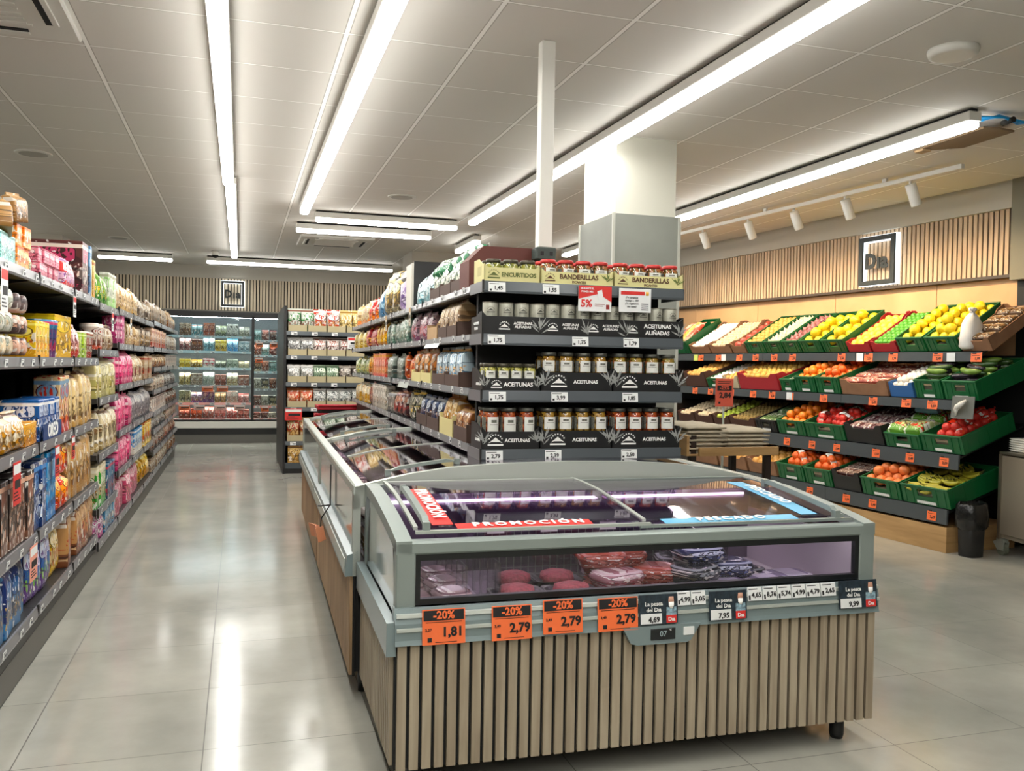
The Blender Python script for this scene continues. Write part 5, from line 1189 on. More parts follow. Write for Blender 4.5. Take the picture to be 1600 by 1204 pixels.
# shopping baskets
M_bas = mat('red_basket', '#b3202f', .4)
def basket():
    r = empty('shopping_basket'); k = MB(); k.box(-.20, .20, -.13, .13, 0, .004, 0)
    for s_ in (-1, 1):
        k.prism([(s_*.20, 0), (s_*.205, 0), (s_*.235, .21), (s_*.23, .21)], -.14, .14, 'y'); k.prism([(s_*.13, 0), (s_*.135, 0), (s_*.165, .21), (s_*.16, .21)], -.21, .21, 'x')
    k.build('body', M_dark, r)
    k = MB()
    for (x0, x1, y0, y1) in ((-.255, .255, -.18, -.15), (-.255, .255, .15, .18), (-.255, -.225, -.18, .18), (.225, .255, -.18, .18)): k.bev(x0, x1, y0, y1, .205, .245, .006)
    k.build('rim', M_bas, r); k = MB(); k.tube([(-.24, -.05, .23), (-.24, -.19, .25), (.24, -.19, .25), (.24, -.05, .23)], .012, 6); k.build('handle', M_bas, r); return r
pr = basket()
for i in range(8):
    r = pr if i == 0 else copy(pr); tag(r, 'red-rimmed black shopping basket in the stack behind the freezers, %s from the floor' % ORD[i], 'basket', 'stack of shopping baskets'); put(r, ID, 1.02+.02*(i % 2)*1, 9.6, .0+i*.092 if i else 0, .05*(i % 3-1))

# ------------------------------------------------------------------ wall fridge
r = empty('display_fridge'); tag(r, 'tall black glass-fronted wall fridge at the end of the aisle', 'fridge')
M_fr = mat('fridge_back', '#6b7071', .4); X0, X1 = -1.3, 2.3
k = MB(); k.box(X0, X1, 0, .9, 2.07, 2.14, 0); k.box(X0, X1, .75, .9, 0, 2.1); k.box(X0, X1, .0, .8, .14, .24); k.m = 1; k.box(X0, X1, .70, .75, .3, 2.07); k.build('body', [M_black, M_fr], r)
k = MB(); k.bev(X0, X1, -.02, .0, .245, .355, .004); k.build('bumper_panel', M_white, r)
k = MB(); k.box(X0, X1, .01, .05, .0, .14, 0); k.build('kick_plate', mat('kick_grey', '#6d6c66', .35, .3), r)
k = MB(); k.box(X0+.02, X1-.02, .10, .13, 2.045, 2.068); k.build('canopy_light', lampmat('fridge_light', '#f2fbff', 26), r)
doors = ((-1.3, .20), (.20, .62), (.62, 2.3))
for i, (a, b) in enumerate(doors):
    d = empty('door', r); k = MB()
    for x in (a, b-.022): k.box(x, x+.022, -.02, .01, .36, 2.07)
    k.box(a, b, -.02, .01, .36, .385); k.box(a, b, -.02, .01, 2.045, 2.07); k.build('door_frame', M_black, d)
    k = MB(); k.box(a+.022, b-.022, -.008, -.002, .385, 2.045); k.build('pane', glass('fridge_glass', '#f4fafa', .95, .02, 1.35), d)
LF = [.40, .66, .945, 1.23, 1.50, 1.745]
for z in LF:
    for a, b in ((-1.28, .18), (.22, .60)):
        zz = z+(0 if b < .3 else -.05*(1 if z > .5 else 0)); k = MB(); k.box(a, b, .08, .68, zz-.02, zz, 0); k.m = 1; k.prism([(.06, zz-.04), (.07, zz-.04), (.08, zz), (.07, zz)], a, b, 'x')
        o = k.build('shelf', [M_greyl, mat('fridge_rail', '#9db4bc', .3) if z > 1 else mat('fridge_rail_pink', '#cf8f88', .3) if z < .7 else M_rail], r)
        for t in range(6 if b < .3 else 3):
            q = link('price_tag', tag_mesh(.07, .035), o); q.location = (a+(b-a)*(t+.5)/(6 if b < .3 else 3)*1.0, .059, zz-.038)
    k = None
for z in LF[1:]:
    for a, b in ((-1.26, .17), (.23, .59)):
        zz = z+(0 if b < .3 else -.05); k = MB(); k.box(a, b, .085, .10, zz-.027, zz-.0205); k.build('shelf_led', lampmat('fridge_led', '#fffaf2', 60), r)
put(r, G_FR)
fs = {5: ['b08a70 6a4a3a d9c8b4 3a2a24', '7fb0b8 4a8a94 d0e6e8 a86a54', 'b0604a 8a4434 d49a84 6a3024', 'c9cfa8 3a4434 eceedc 5a6a3a', 'dcdcd4 4a4a44 f4f4ee 7a7a70', 'd8d4c0 8a8a78 f0eee0 5a5a4a'],
      4: ['b0686a 7a4a4c dcb8b0 4a3030', '6a3a2c 4a2a20 a06a4a 3a1c18', '8fc0cc 5a94a8 e0f0f2 3a7488', 'e0c440 b8942a f6e68a 6a5a2a', '5aaad4 2f7fb8 c4e4f2 f0f4f4', 'a8c4cc 6a8a94 e4eef0 4a5a64'],
      3: ['e8c834 c09a20 f6ea90 5a4a20', 'c8a040 7a5a24 e8d08a 4a3a20', 'c04a54 e0dcd4 f4f0ec 8a2a34', '6a7264 4a5044 a8b09c 3a3c30', 'a8b8a4 7a8a78 dce4d8 4a5a48', 'd2c8a4 a89a74 ece6cc 7a6a4a'],
      2: ['c9b070 8a7440 e8dcae 5a4a28', 'a89480 7a6454 d4c8b8 5a4438', 'b8c0b4 8a948a dee4dc 6a5a4a', 'a86a5c 7a4438 d8b4a8 5a2c24', 'd8ccb0 b8a47c f0e8d4 8a5a34', 'b07460 8a4c3c dcbcae 6a3428'],
      1: ['4a4a40 b8b08a 8a8464 2a2a24', '8a6a7a 6a3a7a c8b0c0 b07a4a', '9a7a6a 6a3a7a d0b8a8 a06a4a', 'b8925a 8a6434 dcc494 5a3c20', 'd8c4b8 b89484 f0e4dc 8a5a4a', 'c07a74 94504c e4bcb6 6a302c'],
      0: ['b0604c 7a3a2e dca08c 4a2420', 'c0502c 8a341e e8906a 5a2418', 'a8584c 7a3c34 d49a8c 5a2824', 'c87068 984844 ecb4ac 6a2c28', 'd0645c a0403c f0aca4 7a2824', 'b8584c 883a30 e0a094 5a2420']}
fn = ['bottom shelf', 'fifth shelf', 'fourth shelf', 'third shelf', 'second shelf', 'top shelf']
for li, sp in fs.items():
    for j, s_ in enumerate(sp):
        x0 = -.94+j*.183; hh = (.17, .18, .19, .13, .19, .19)[li]*(1, .9, 1.05, .85, 1, .8)[j]
        for i in range(2):
            k = GEN['box' if (j+li) % 2 else 'pouch'](.082, hh*1.04, .12); o = k.build('deli_pack', P(s_, bool((j+li) % 2))); tag(o, uniq('%s deli pack from the left in the wide fridge door, %s' % (ORD[j*2+i], fn[li])), 'deli pack', 'deli packs in the wall fridge'); put(o, G_FR, x0+.045+i*.088, .085, LF[li])
for li in range(6):
    for i in range(3):
        z = LF[li]+(-.05 if LF[li] > .5 else 0); s_ = ('7a3a30 4a2420 b87a6a d8a08a', '5a4038 3a2824 a08070 7a3a34', 'b8b4a4 8a8474 dcd8cc 5a5448', '3a3a34 b8a884 6a6454 20201c', 'a0644c 6a3a2c d0a088 4a2820', '8fb4b0 5a8480 d4e6e4 6a5a4a')[(li+i) % 6]
        k = GEN['pouch' if li > 3 else 'box'](.11, .17 if li else .1, .10); o = k.build('meat_pouch', P(s_)); tag(o, uniq('%s meat pack in the narrow right fridge door, %s' % (ORD[i], fn[li])), 'meat pack', 'meat packs in the narrow fridge door'); put(o, G_FR, .275+i*.123, .085, z)
for i, (x, z) in enumerate(((-.50, .925), (-.27, .925), (-.62, .62), (-.30, .62), (.0, .62), (-.85, .62), (.30, 1.66), (.53, 1.66), (.30, 1.40), (.40, .60))):
    hang(G_FR, x, z, .17 if x < .2 else .12, .085, M_orange if i not in (2, 3, 4) else mat('pink_card', '#e8b0a4', .5), M_tag, 'orange offer card inside the wall fridge, %s of ten' % ORD[i], d=.035)

# ------------------------------------------------------------------ fruit and vegetable wall
LV = {1: (.30, 1.52, 31), 2: (.15, 1.145, 19), 3: (.10, .735, 19), 4: (.0, .325, 17)}
units = (0, 1.3, 2.6, 3.9, 5.2)
M_fr_lip = mat('stand_rail', '#4d5254', .35, .15)
for i, (q0, q1) in enumerate(zip(units, units[1:])):
    r = empty('fruit_stand'); tag(r, 'tiered black fruit stand on an oak plinth, %s from the trolley' % ORD[i], 'fruit stand', 'units of the fruit wall')
    k = MB(); k.box(0, .72, q0+.001, q1-.001, 0, .19, 0)
    k.build('plinth', M_base, r)
    k = MB(); k.box(.84, .86, q0+.001, q1-.001, .19, 1.5, 0); k.build('back_panel', M_dark, r)
    for li, (p, z, t) in LV.items():
        k = MB(); tt = math.tan(math.radians(t)); pe = .82
        k.prism([(p, z-.115), (p+.012, z-.115), (p+.02, z-.0), (p, z-.0)] if li in (3, 4) else [(p, z-.075), (p+.012, z-.075), (p+.02, z-.0), (p, z-.0)], q0+.002, q1-.002, 'y', 1)
        k.prism([(p+.02, z-.012), (pe, z-.012+(pe-p-.02)*tt), (pe, z-.024+(pe-p-.02)*tt), (p+.02, z-.03)], q0+.002, q1-.002, 'y', 0)
        k.build('sloping_shelf', [M_black, M_fr_lip], r)
    if i == 0: first_stand = r
    put(r, WAL)
k = MB(); k.prism([(.74, .0), (.85, .0), (.85, 1.88), (.80, 1.88)], -.16, -.135, 'y'); o = k.build('end_panel', M_dark, first_stand)
sbox('wall_right_curtain', WAL, (.86, .9, -3.2, .155, 0, 2.1), mat('black_curtain', '#11140f', .6))

def crate_m(w, d, h, m, style='plastic'):
    k = MB(); t = .010 if style == 'plastic' else .006
    k.box(-w/2+t, w/2-t, t, d-t, 0, .012, 0)
    if style == 'plastic':
        for y0, y1 in ((0, t), (d-t, d)):
            k.box(-w/2, w/2, y0, y1, 0, h*.45); k.box(-w/2, -w*.16, y0, y1, h*.45, h*.8); k.box(w*.16, w/2, y0, y1, h*.45, h*.8); k.box(-w/2, w/2, y0, y1, h*.8, h)
        for x0, x1 in ((-w/2, -w/2+t), (w/2-t, w/2)): k.box(x0, x1, t, d-t, 0, h)
        e = .006
        k.bev(-w/2-e*.3, w/2+e*.3, -e, t, h-.012, h+.003, .002); k.bev(-w/2-e*.3, w/2+e*.3, d-t, d+e, h-.012, h+.003, .002)
        for s_ in (-1, 1):
            xa, xb = (s_*w/2-(t if s_ > 0 else e*.3), s_*w/2+(e*.3 if s_ > 0 else t)); k.bev(xa, xb, 0, d, h-.012, h+.003, .002)
            for i in range(5): y = d*(.1+.2*i); x = s_*w/2; k.box(min(x, x+s_*.002), max(x, x+s_*.002), y-.004, y+.004, .01, h-.014)
        for i in (-.42, -.25, .25, .42): k.box(i*w-.003, i*w+.003, -.004, 0, .008, h-.014)
    else:
        for y0, y1, s_ in ((0, t, 1), (d-t, d, 1)):
            k.prism([(-w/2, 0), (w/2, 0), (w/2, h*1.15), (w*.36, h*1.12), (w*.28, h*.86), (-w*.28, h*.86), (-w*.36, h*1.12), (-w/2, h*1.15)], y0, y1, 'y')
        for s_ in (-1, 1):
            x = s_*(w/2-t/2); k.prism([(0, 0), (d, 0), (d, h*1.15), (d*.85, h*1.12), (d*.78, h*.9), (d*.22, h*.9), (d*.15, h*1.12), (0, h*1.15)], x-t/2, x+t/2, 'x')
    return k
CR = {}
def crate(li, q0, q1, m, label, style='plastic', h=.13, name='fruit_crate', dz=0, d=.56):
    p, z, t = LV[li]; w_ = q1-q0-.012
    r = empty(name); crate_m(w_, d, h, m, style).build('box', m, r); tag(r, uniq(label), 'crate', 'produce crates on the fruit wall')
    Mx = T(p+.012, (q0+q1)/2, z+.006+dz) @ RZ(-PI/2) @ RX(math.radians(t)); r.matrix_world = WAL @ Mx
    if style == 'plastic' and li > 1:
        k = MB(); k.box(-w_*.18, w_*.22, -.0065, -.0055, .012, .035, 0); k.build('paper_label', M_tag, r)
    return (Mx, w_, d, h)
def fruit_mesh(kind, r):
    k = MB(); n = 14
    if kind == 'lemon': L = [(-1.28, .06), (-1.2, .17), (-1.05, .34), (-.8, .7), (-.4, .95), (0, 1), (.4, .95), (.8, .68), (1.05, .34), (1.18, .18), (1.3, .1)]
    elif kind == 'orange': L = [(-.97, .1), (-.93, .36), (-.7, .72), (-.35, .94), (0, 1), (.35, .94), (.7, .72), (.92, .38), (.95, .14), (.91, .03)]
    elif kind == 'apple': L = [(-.84, .1), (-.9, .3), (-.75, .66), (-.35, .93), (.1, 1.02), (.5, .92), (.82, .6), (.86, .32), (.7, .08)]
    elif kind == 'pear': L = [(-.95, .15), (-.85, .6), (-.5, .92), (-.1, 1), (.3, .88), (.7, .6), (1.1, .42), (1.4, .33), (1.52, .15)]
    elif kind == 'mango': L = [(-1.3, .1), (-1.15, .45), (-.7, .85), (0, 1), (.6, .9), (1.05, .6), (1.25, .2)]
    elif kind == 'kiwi': L = [(-1.15, .12), (-1, .5), (-.6, .85), (0, 1), (.6, .86), (1.0, .5), (1.15, .12)]
    elif kind == 'garlic': L = [(-.75, .3), (-.6, .8), (-.2, 1.02), (.2, .9), (.5, .5), (.8, .22), (1.2, .12)]
    else: L = [(-.9, .3), (-.5, .8), (0, 1), (.5, .8), (.9, .3)]
    o = random.uniform(.93, 1.07)
    k.rings([(z*r*o, a*r, a*r, 2) for z, a in L], n, jit=r*.012)
    return k
FR = {}
def fmat(name, c, rough=.4, noise=.12, ns=30, bump=.15): return mat(name, c, rough, noise=noise, nscale=ns, bump=bump)
M_fr_ = dict(lemon=fmat('lemon_skin', '#e3c81e'), lemonp=fmat('pale_lemon_skin', '#dccf4a'), lime=fmat('lime_skin', '#4f9a2c', .35), orange=fmat('orange_skin', '#e8801c'), orange2=fmat('deep_orange_skin', '#e0601c'), apple=fmat('apple_skin', '#c9a24a', .3, .45, 12), pear=fmat('green_pear_skin', '#a9b83a'),
            mango=fmat('mango_skin', '#a8483a', .35, .5, 9), kiwi=fmat('kiwi_skin', '#86703a', .8, .2, 60, .6), garlic=fmat('garlic_skin', '#d6c8b0', .6, .18, 20), gold=fmat('golden_skin', '#d09a4a', .4, .2), grape=fmat('grapefruit_skin', '#e07a3c'), shallot=fmat('shallot_skin', '#a0686a', .4, .3), mush=fmat('mushroom_skin', '#cdbb9a', .7, .15), white=fmat('white_skin', '#e6e2d8', .6, .05), tomato=fmat('tomato_skin', '#d0342a', .3), plum=fmat('purple_skin', '#4a2436', .35, .3))
def heap(box, kind, mk, r, nm, desc, where, cat=None, top=0, lay=1, cols=None, lie=1, fillz=None):
    """loose produce lying in a tilted box"""
    Mx, w_, d, h = box; key = (kind, mk, r)
    if key not in FR: FR[key] = [fruit_mesh(kind, r).mesh(nm, [M_fr_[mk]]) for _ in range(3)]
    ex = 1.25 if kind in ('lemon', 'mango', 'kiwi', 'pear') else 1
    inner = w_-.03; cols = cols or max(1, int(inner/(2*r*1.0))); rows = max(1, int((d-.03)/(2*r*.98))); grp = '%ss in %s' % (desc, where)
    z0 = max(.012+r, h-r*.85)
    # card insert carrying the top layer
    k = MB(); k.box(-w_/2+.011, w_/2-.011, .011, d-.011, .013, max(.016, z0-r*1.0), 0); o = k.build('packing_insert', mat('packing_paper', '#4c4a3c', .8)); tag(o, uniq('packing under the %ss in %s' % (desc, where)), 'packing'); o.matrix_world = WAL @ Mx
    for l in range(lay):
        rr, cc = (rows, cols) if l == 0 else (rows-1-(l-1)*1, cols-1 if l % 2 else cols-1-(l-1))
        if rr < 1 or cc < 1: continue
        for j in range(rr):
            for i in range(cc):
                if l and random.random() < .12*l: continue
                x = (i-(cc-1)/2)*(inner/cols)+random.uniform(-1, 1)*r*.10; y = .016+r+(j+(.5*l))*((d-.03)/rows)+random.uniform(-1, 1)*r*.1
                if kind in ('lemon', 'mango', 'kiwi', 'pear') and lie: R_ = RZ(random.uniform(0, PI)) @ RX(PI/2+random.uniform(-.3, .3))
                else: R_ = RZ(random.uniform(0, 6)) @ RX(random.uniform(-.6, .6))
                o = link(nm, FR[key][random.randrange(3)])
                tag(o, uniq('%s, %s%s row up, %s from left, %s' % (desc, ('', 'upper layer ', 'topmost layer ')[l], ORD[j], ORD[i], where)), cat or nm.replace('_', ' '), grp)
                o.matrix_world = WAL @ Mx @ T(x, y, z0+l*r*1.35+random.uniform(0, .1)*r) @ R_
MG = M_green; M_redc = mat('red_crate_card', '#a3202a', .5); M_crd = mat('crate_brown_card', '#8a6448', .75, noise=.15); M_pur = mat('purple_crate', '#2c1626', .5); M_bluec = mat('blue_crate_card', '#2a5f9a', .5); M_blk = mat('black_crate', '#17191a', .5); M_crc = mat('cream_crate_card', '#b9a98c', .7, noise=.1)
# top tier
b = crate(1, .19, .50, MG, 'green lemon crate under the white hanging bag, top tier'); heap(b, 'lemon', 'lemon', .042, 'lemon', 'lemon', 'crate under white bag', lay=3)
b = crate(1, .51, .80, MG, 'green lemon crate second from the trolley end, top tier'); heap(b, 'lemon', 'lemon', .042, 'lemon', 'lemon', 'crate beside the limes', lay=3)
b = crate(1, .81, 1.10, M_redc, 'dark red card tray of limes, top tier', 'card', .09); heap(b, 'orange', 'lime', .027, 'lime', 'green lime', 'the red tray', lay=1, cols=5)
b = crate(1, 1.11, 1.39, M_redc, 'dark red card tray of pale lemons, top tier', 'card', .09); heap(b, 'lemon', 'lemonp', .034, 'lemon', 'pale lemon', 'dark red tray', lay=1)
b = crate(1, 1.40, 1.70, MG, 'green crate heaped with big lemons, nearer of two, top tier'); heap(b, 'lemon', 'lemon', .046, 'lemon', 'big lemon', 'nearer big heap', lay=3)
b = crate(1, 1.71, 2.0, MG, 'green crate heaped highest with big lemons, farther of two, top tier'); heap(b, 'lemon', 'lemon', .046, 'lemon', 'big lemon', 'farther big heap', lay=3)
b = crate(1, 2.01, 2.26, MG, 'green crate of pink shallots, top tier'); heap(b, 'garlic', 'shallot', .028, 'shallot', 'pink shallot', 'top tier crate')
b = crate(1, 2.27, 2.54, MG, 'green crate of garlic and pale fruit, top tier'); heap(b, 'garlic', 'garlic', .028, 'garlic_bulb', 'garlic bulb', 'top tier crate')
b = crate(1, 2.55, 2.86, MG, 'green crate of golden loquats, top tier'); heap(b, 'orange', 'gold', .032, 'loquat', 'golden loquat', 'top tier crate')
b = crate(1, 2.87, 3.12, M_crd, 'brown card box of red mangoes, top tier', 'card', .10); heap(b, 'mango', 'mango', .040, 'mango', 'red mango', 'top tier box', lay=1)
b = crate(1, 3.13, 3.52, M_crd, 'brown card box of mushrooms, nearer of two, top tier', 'card', .10); heap(b, 'apple', 'mush', .028, 'mushroom', 'mushroom', 'nearer top tier box')
b = crate(1, 3.53, 3.92, M_crd, 'brown card box of pale mushrooms, farther of two, top tier', 'card', .10); heap(b, 'apple', 'white', .026, 'mushroom', 'white mushroom', 'farther top tier box')
b = crate(1, 3.95, 4.3, MG, 'green crate at the far end of the top tier', h=.16)
for i in range(3):
    k = g_bag(.10, .34, .07); o = k.build('melon_bag', P(('d8685a e09a8a f0c8b8 b84a3a', 'd8c070 a89a40 ecdca0 c88a4a', 'd8685a e09a8a f0c8b8 b84a3a')[i])); tag(o, uniq('red and yellow net bag at far end of the top tier, %s' % ORD[i]), 'net bag', 'net bags at the far end'); o.matrix_world = WAL @ b[0] @ T(.10-i*.10, .05, .16) @ RX(-PI/2+.25) @ T(0, 0, .0)
def bagpile(b, cols, rows, kind, h_, spec, nm, desc, where, w_=None, z=None, lay=1, dep=.05):
    Mx, W, d, h = b; w_ = w_ or (W-.03)/cols; L = (d-.03)/rows
    ms = [GEN[kind](w_*.98, L*1.02, h_).mesh(nm, [P(spec)]) for _ in range(2)]
    for l in range(lay):
        for j in range(rows):
            for i in range(cols):
                o = link(nm, ms[(i+j) % 2]); tag(o, uniq('%s, %s%s row up, %s from left, %s' % (desc, 'upper layer ' if l else '', ORD[j], ORD[i], where)), nm.replace('_', ' '), '%ss in %s' % (desc, where))
                o.matrix_world = WAL @ Mx @ T((i-(cols-1)/2)*(W-.03)/cols, .018+j*L, (z if z is not None else h-.05)+h_+l*h_*.8) @ RX(-PI/2) @ RZ(random.uniform(-.05, .05))
    k = MB(); k.box(-W/2+.011, W/2-.011, .011, d-.011, .013, (z if z is not None else h-.05), 0); o = k.build('packing_insert', mat('packing_paper', '#4c4a3c', .8)); tag(o, uniq('packing under the %ss, %s' % (desc, where)), 'packing'); o.matrix_world = WAL @ Mx
b = crate(1, -.10, .18, M_crd, 'dark brown box of bagged mushrooms at the trolley end, top tier', 'card', .10)
bagpile(b, 2, 4, 'bag', .06, '7a5c40 3f2c1c c8b090 a08058', 'mushroom_bag', 'glossy brown bag', 'top tier end box')
# white bag hanging in front
k = MB(); k.rings([(0, .085, .05, 3), (.02, .10, .06, 3), (.12, .098, .055, 2.6), (.20, .085, .045, 2.4), (.25, .06, .03, 2.2), (.275, .020, .015, 2), (.285, .016, .013, 2), (.305, .040, .020, 2), (.32, .034, .016, 2)], 22, jit=.006)
o = k.build('white_bag_roll', mat('white_plastic', '#e2dfda', .45, bump=.3, nscale=40)); tag(o, 'knotted white plastic bag standing in front of the lemon crates', 'plastic bag'); put(o, WAL, .34, .12, 1.54)
# second tier
M_cuc = fmat('courgette_skin', '#2e4a20', .25, .3, 14); M_aub = fmat('aubergine_skin', '#1c1420', .15, .1); M_cuc2 = fmat('light_courgette_skin', '#6a8a34', .3, .35, 14)
def longs(b, n, rad, L, m, nm, desc, where, bend=.35, lay=3):
    Mx, W, d, h = b; c = 0
    k = MB(); k.box(-W/2+.011, W/2-.011, .011, d-.011, .013, h-.05, 0); o = k.build('packing_insert', mat('packing_paper', '#4c4a3c', .8)); tag(o, uniq('packing under the %ss, %s' % (desc, where)), 'packing'); o.matrix_world = WAL @ Mx
    for l in range(lay):
        for i in range(n-l):
            k = MB(); mm = m[c % len(m)]; pts = []; rs = []; be = bend*random.uniform(.5, 1.2)
            for t in range(9): u = t/8; pts.append((0+be*L*(u-.5)**2*1.6, (u-.5)*L, 0)); rs.append(rad*(.35 if t in (0, 8) else .8 if t in (1, 7) else 1))
            k.tube(pts, rs, 10); o = k.build(nm, mm); c += 1; tag(o, uniq('%s, %s counted from the front, %s' % (desc, ORD[c-1], where)), nm.replace('_', ' '), '%ss in %s' % (desc, where))
            o.matrix_world = WAL @ Mx @ T(random.uniform(-.03, .03), .04+(i+.5)*(d-.06)/n, h-.05+rad+l*rad*1.6) @ RZ(PI/2+random.uniform(-.5, .5))
b = crate(2, -.12, .19, MG, 'green crate of dark courgettes at the trolley end, second tier', h=.15); longs(b, 6, .024, .22, [M_aub, M_cuc, M_cuc2], 'courgette', 'dark courgette', 'second tier, end crate')
b = crate(2, .20, .47, MG, 'green crate of courgettes beside the white garlic nets, second tier', h=.15); longs(b, 6, .023, .20, [M_cuc, M_aub, M_cuc2], 'courgette', 'glossy courgette', 'second tier, inner crate')
b = crate(2, .48, .74, M_bluec, 'blue card box with white netted garlic, second tier', 'card', .11); heap(b, 'orange', 'white', .026, 'white_garlic_net', 'white netted garlic', 'the blue box', lay=2)
b = crate(2, .75, 1.30, M_crd, 'wide brown box of reddish bagged potatoes, second tier', 'card', .12); bagpile(b, 3, 4, 'slab' if 0 else 'bag', .06, 'a05a4c 7a3830 d8b4a4 e8d8cc', 'potato_bag', 'reddish film bag', 'wide brown box')
b = crate(2, 1.31, 1.61, MG, 'green crate of oranges, nearer of two, second tier', h=.15); heap(b, 'orange', 'orange2', .038, 'orange', 'orange', 'nearer second tier crate', lay=2)
b = crate(2, 1.62, 1.90, MG, 'green crate of oranges, farther of two, second tier', h=.15); heap(b, 'orange', 'orange', .038, 'orange', 'orange', 'farther second tier crate', lay=2)
b = crate(2, 1.91, 2.12, MG, 'narrow green crate with flat packs and white labels, second tier', h=.12); bagpile(b, 2, 2, 'box', .02, 'd8d8d0 2a4a34 efefea 3a3a34', 'herb_pack', 'flat white labelled pack', 'narrow green crate')
b = crate(2, 2.14, 2.78, M_redc, 'bright red card crate of apples, second tier', 'card', .15); heap(b, 'apple', 'apple', .034, 'apple', 'red and yellow apple', 'red card crate')
b = crate(2, 2.79, 3.06, M_crc, 'cream card box of pale pears, second tier', 'card', .12); heap(b, 'pear', 'gold', .028, 'pear', 'pale pear', 'cream card box')
b = crate(2, 3.07, 3.36, MG, 'green crate of small white mushrooms, second tier', h=.1); heap(b, 'apple', 'white', .025, 'mushroom', 'small white mushroom', 'second tier crate')
b = crate(2, 3.38, 3.80, M_brownb, 'dark brown box of ginger roots, second tier', 'card', .15); heap(b, 'mango', 'gold', .034, 'ginger_root', 'ginger root', 'dark brown box')
# third tier
def netbags(b, n, r, mk, desc, where, per=9, bandc='e8e4dc'):
    """net bags: each bag one thing with its fruit showing through and a paper band"""
    Mx, W, d, h = b; c = 0
    k = MB(); k.box(-W/2+.011, W/2-.011, .011, d-.011, .013, h-.06, 0); o = k.build('packing_insert', mat('packing_paper', '#4c4a3c', .8)); tag(o, uniq('packing under the %ss, %s' % (desc, where)), 'packing'); o.matrix_world = WAL @ Mx
    cols = max(1, int(W/.2)); rows = int(math.ceil(n/cols))
    for j in range(rows):
        for i in range(cols):
            c += 1
            if c > n: break
            R_ = empty('net_bag'); tag(R_, uniq('%s, %s counted from the front, %s' % (desc, ORD[c-1], where)), 'net bag', '%ss in %s' % (desc, where))
            lay = [(a*2*r*.92, e*2*r*.92, 0) for a in (-1, 0, 1) for e in (-.6, .4)]+[(a*2*r*.92, e*2*r*.9, r*1.3) for a in (-.5, .5) for e in (-.2,)]+[(0, 1.25*r*2, r*.4)]
            for x, y, z in lay:
                o = link('fruit', FR.setdefault(('orange', mk, r), [fruit_mesh('orange', r).mesh('fruit', [M_fr_[mk]]) for _ in range(3)])[random.randrange(3)], R_); o.location = (x, y, z+r); o.rotation_euler = (random.random(), random.random(), 0)
            k = MB(); s_ = -1 if c % 2 else 1
            k.strip([(-3.1*r, r*1.2), (-2.0*r, 2.15*r), (-.6*r, 3.42*r), (.6*r, 3.42*r), (2.0*r, 2.15*r), (3.1*r, r*1.2)], -.4*r, .8*r, .002, 'y'); o = k.build('paper_band', P('%s d04a34 ffffff 8a8a84' % bandc), R_); o.rotation_euler.z = s_*.6
            k = MB(); k.tube([(0, 2.4*r, r*1.2), (r*.3, 3.0*r, 1.9*r), (r*.1, 3.6*r, 2.3*r)], [r*.35, r*.12, r*.2], 6); k.build('net_knot', M_fr_['tomato'], R_)
            R_.matrix_world = WAL @ Mx @ T((i-(cols-1)/2)*W/cols*.96, .02+3.2*r+j*(d-.06-4*r)/max(1, rows-1 or 1)*.92, h-.06) @ RZ(random.uniform(-.7, .7))
b = crate(3, -.05, .34, MG, 'green crate of netted tomatoes at the trolley end, third tier', h=.14); netbags(b, 5, .037, 'tomato', 'red tomato net', 'third tier end crate', bandc='d8453a')
b = crate(3, .35, .72, MG, 'green crate of bagged lettuce, third tier', h=.12); bagpile(b, 2, 2, 'bag', .12, 'b8c48a 5a8a34 e4ead0 c8352f', 'lettuce_bag', 'bagged lettuce', 'third tier', z=.06); 
o = g_bag(.24, .22, .09).build('lettuce_bag', P('c9d6dc 7aa0b8 eef4f6 8aa86a')); tag(o, 'bluish white salad bag lying across the back of the lettuce crate', 'lettuce bag'); o.matrix_world = WAL @ b[0] @ T(0, .30, .25) @ RX(-PI/2+.2)
b = crate(3, .73, 1.17, M_blk, 'black box of purple and white endives with white labels, third tier', 'card', .15); bagpile(b, 3, 3, 'bag', .05, 'a88a84 5a3a40 e0d4cc 7a4a4c', 'endive_pack', 'endive pack', 'black box')
b = crate(3, 1.18, 1.68, MG, 'green crate of netted mandarins and garlic, third tier', h=.14); netbags(b, 6, .036, 'tomato', 'red mandarin net', 'third tier middle')
b = crate(3, 1.69, 2.08, MG, 'green crate of loose oranges, third tier', h=.14); heap(b, 'orange', 'orange', .040, 'orange', 'bright orange', 'third tier crate', lay=2)
b = crate(3, 2.10, 2.42, M_blk, 'dark crate of wrapped leeks and cucumbers, third tier', h=.12); bagpile(b, 3, 2, 'bag', .05, '9aa878 4a6a3a d8dcc4 7a8a5a', 'leek_pack', 'wrapped leek', 'third tier dark crate')
b = crate(3, 2.43, 2.85, M_brownb, 'dark brown box of kiwis, third tier', 'card', .11); heap(b, 'kiwi', 'kiwi', .024, 'kiwi', 'brown kiwi', 'third tier box')
b = crate(3, 2.86, 3.15, M_brownb, 'brown box of green pears, third tier', 'card', .11); heap(b, 'pear', 'pear', .032, 'pear', 'green pear', 'third tier box')
b = crate(3, 3.16, 3.50, M_brownb, 'brown box of mushrooms, nearer of two, third tier', 'card', .11); heap(b, 'apple', 'mush', .028, 'mushroom', 'brown mushroom', 'nearer third tier box')
b = crate(3, 3.51, 3.85, M_brownb, 'brown box of mushrooms, farther of two, third tier', 'card', .11); heap(b, 'apple', 'mush', .028, 'mushroom', 'brown mushroom', 'farther third tier box')
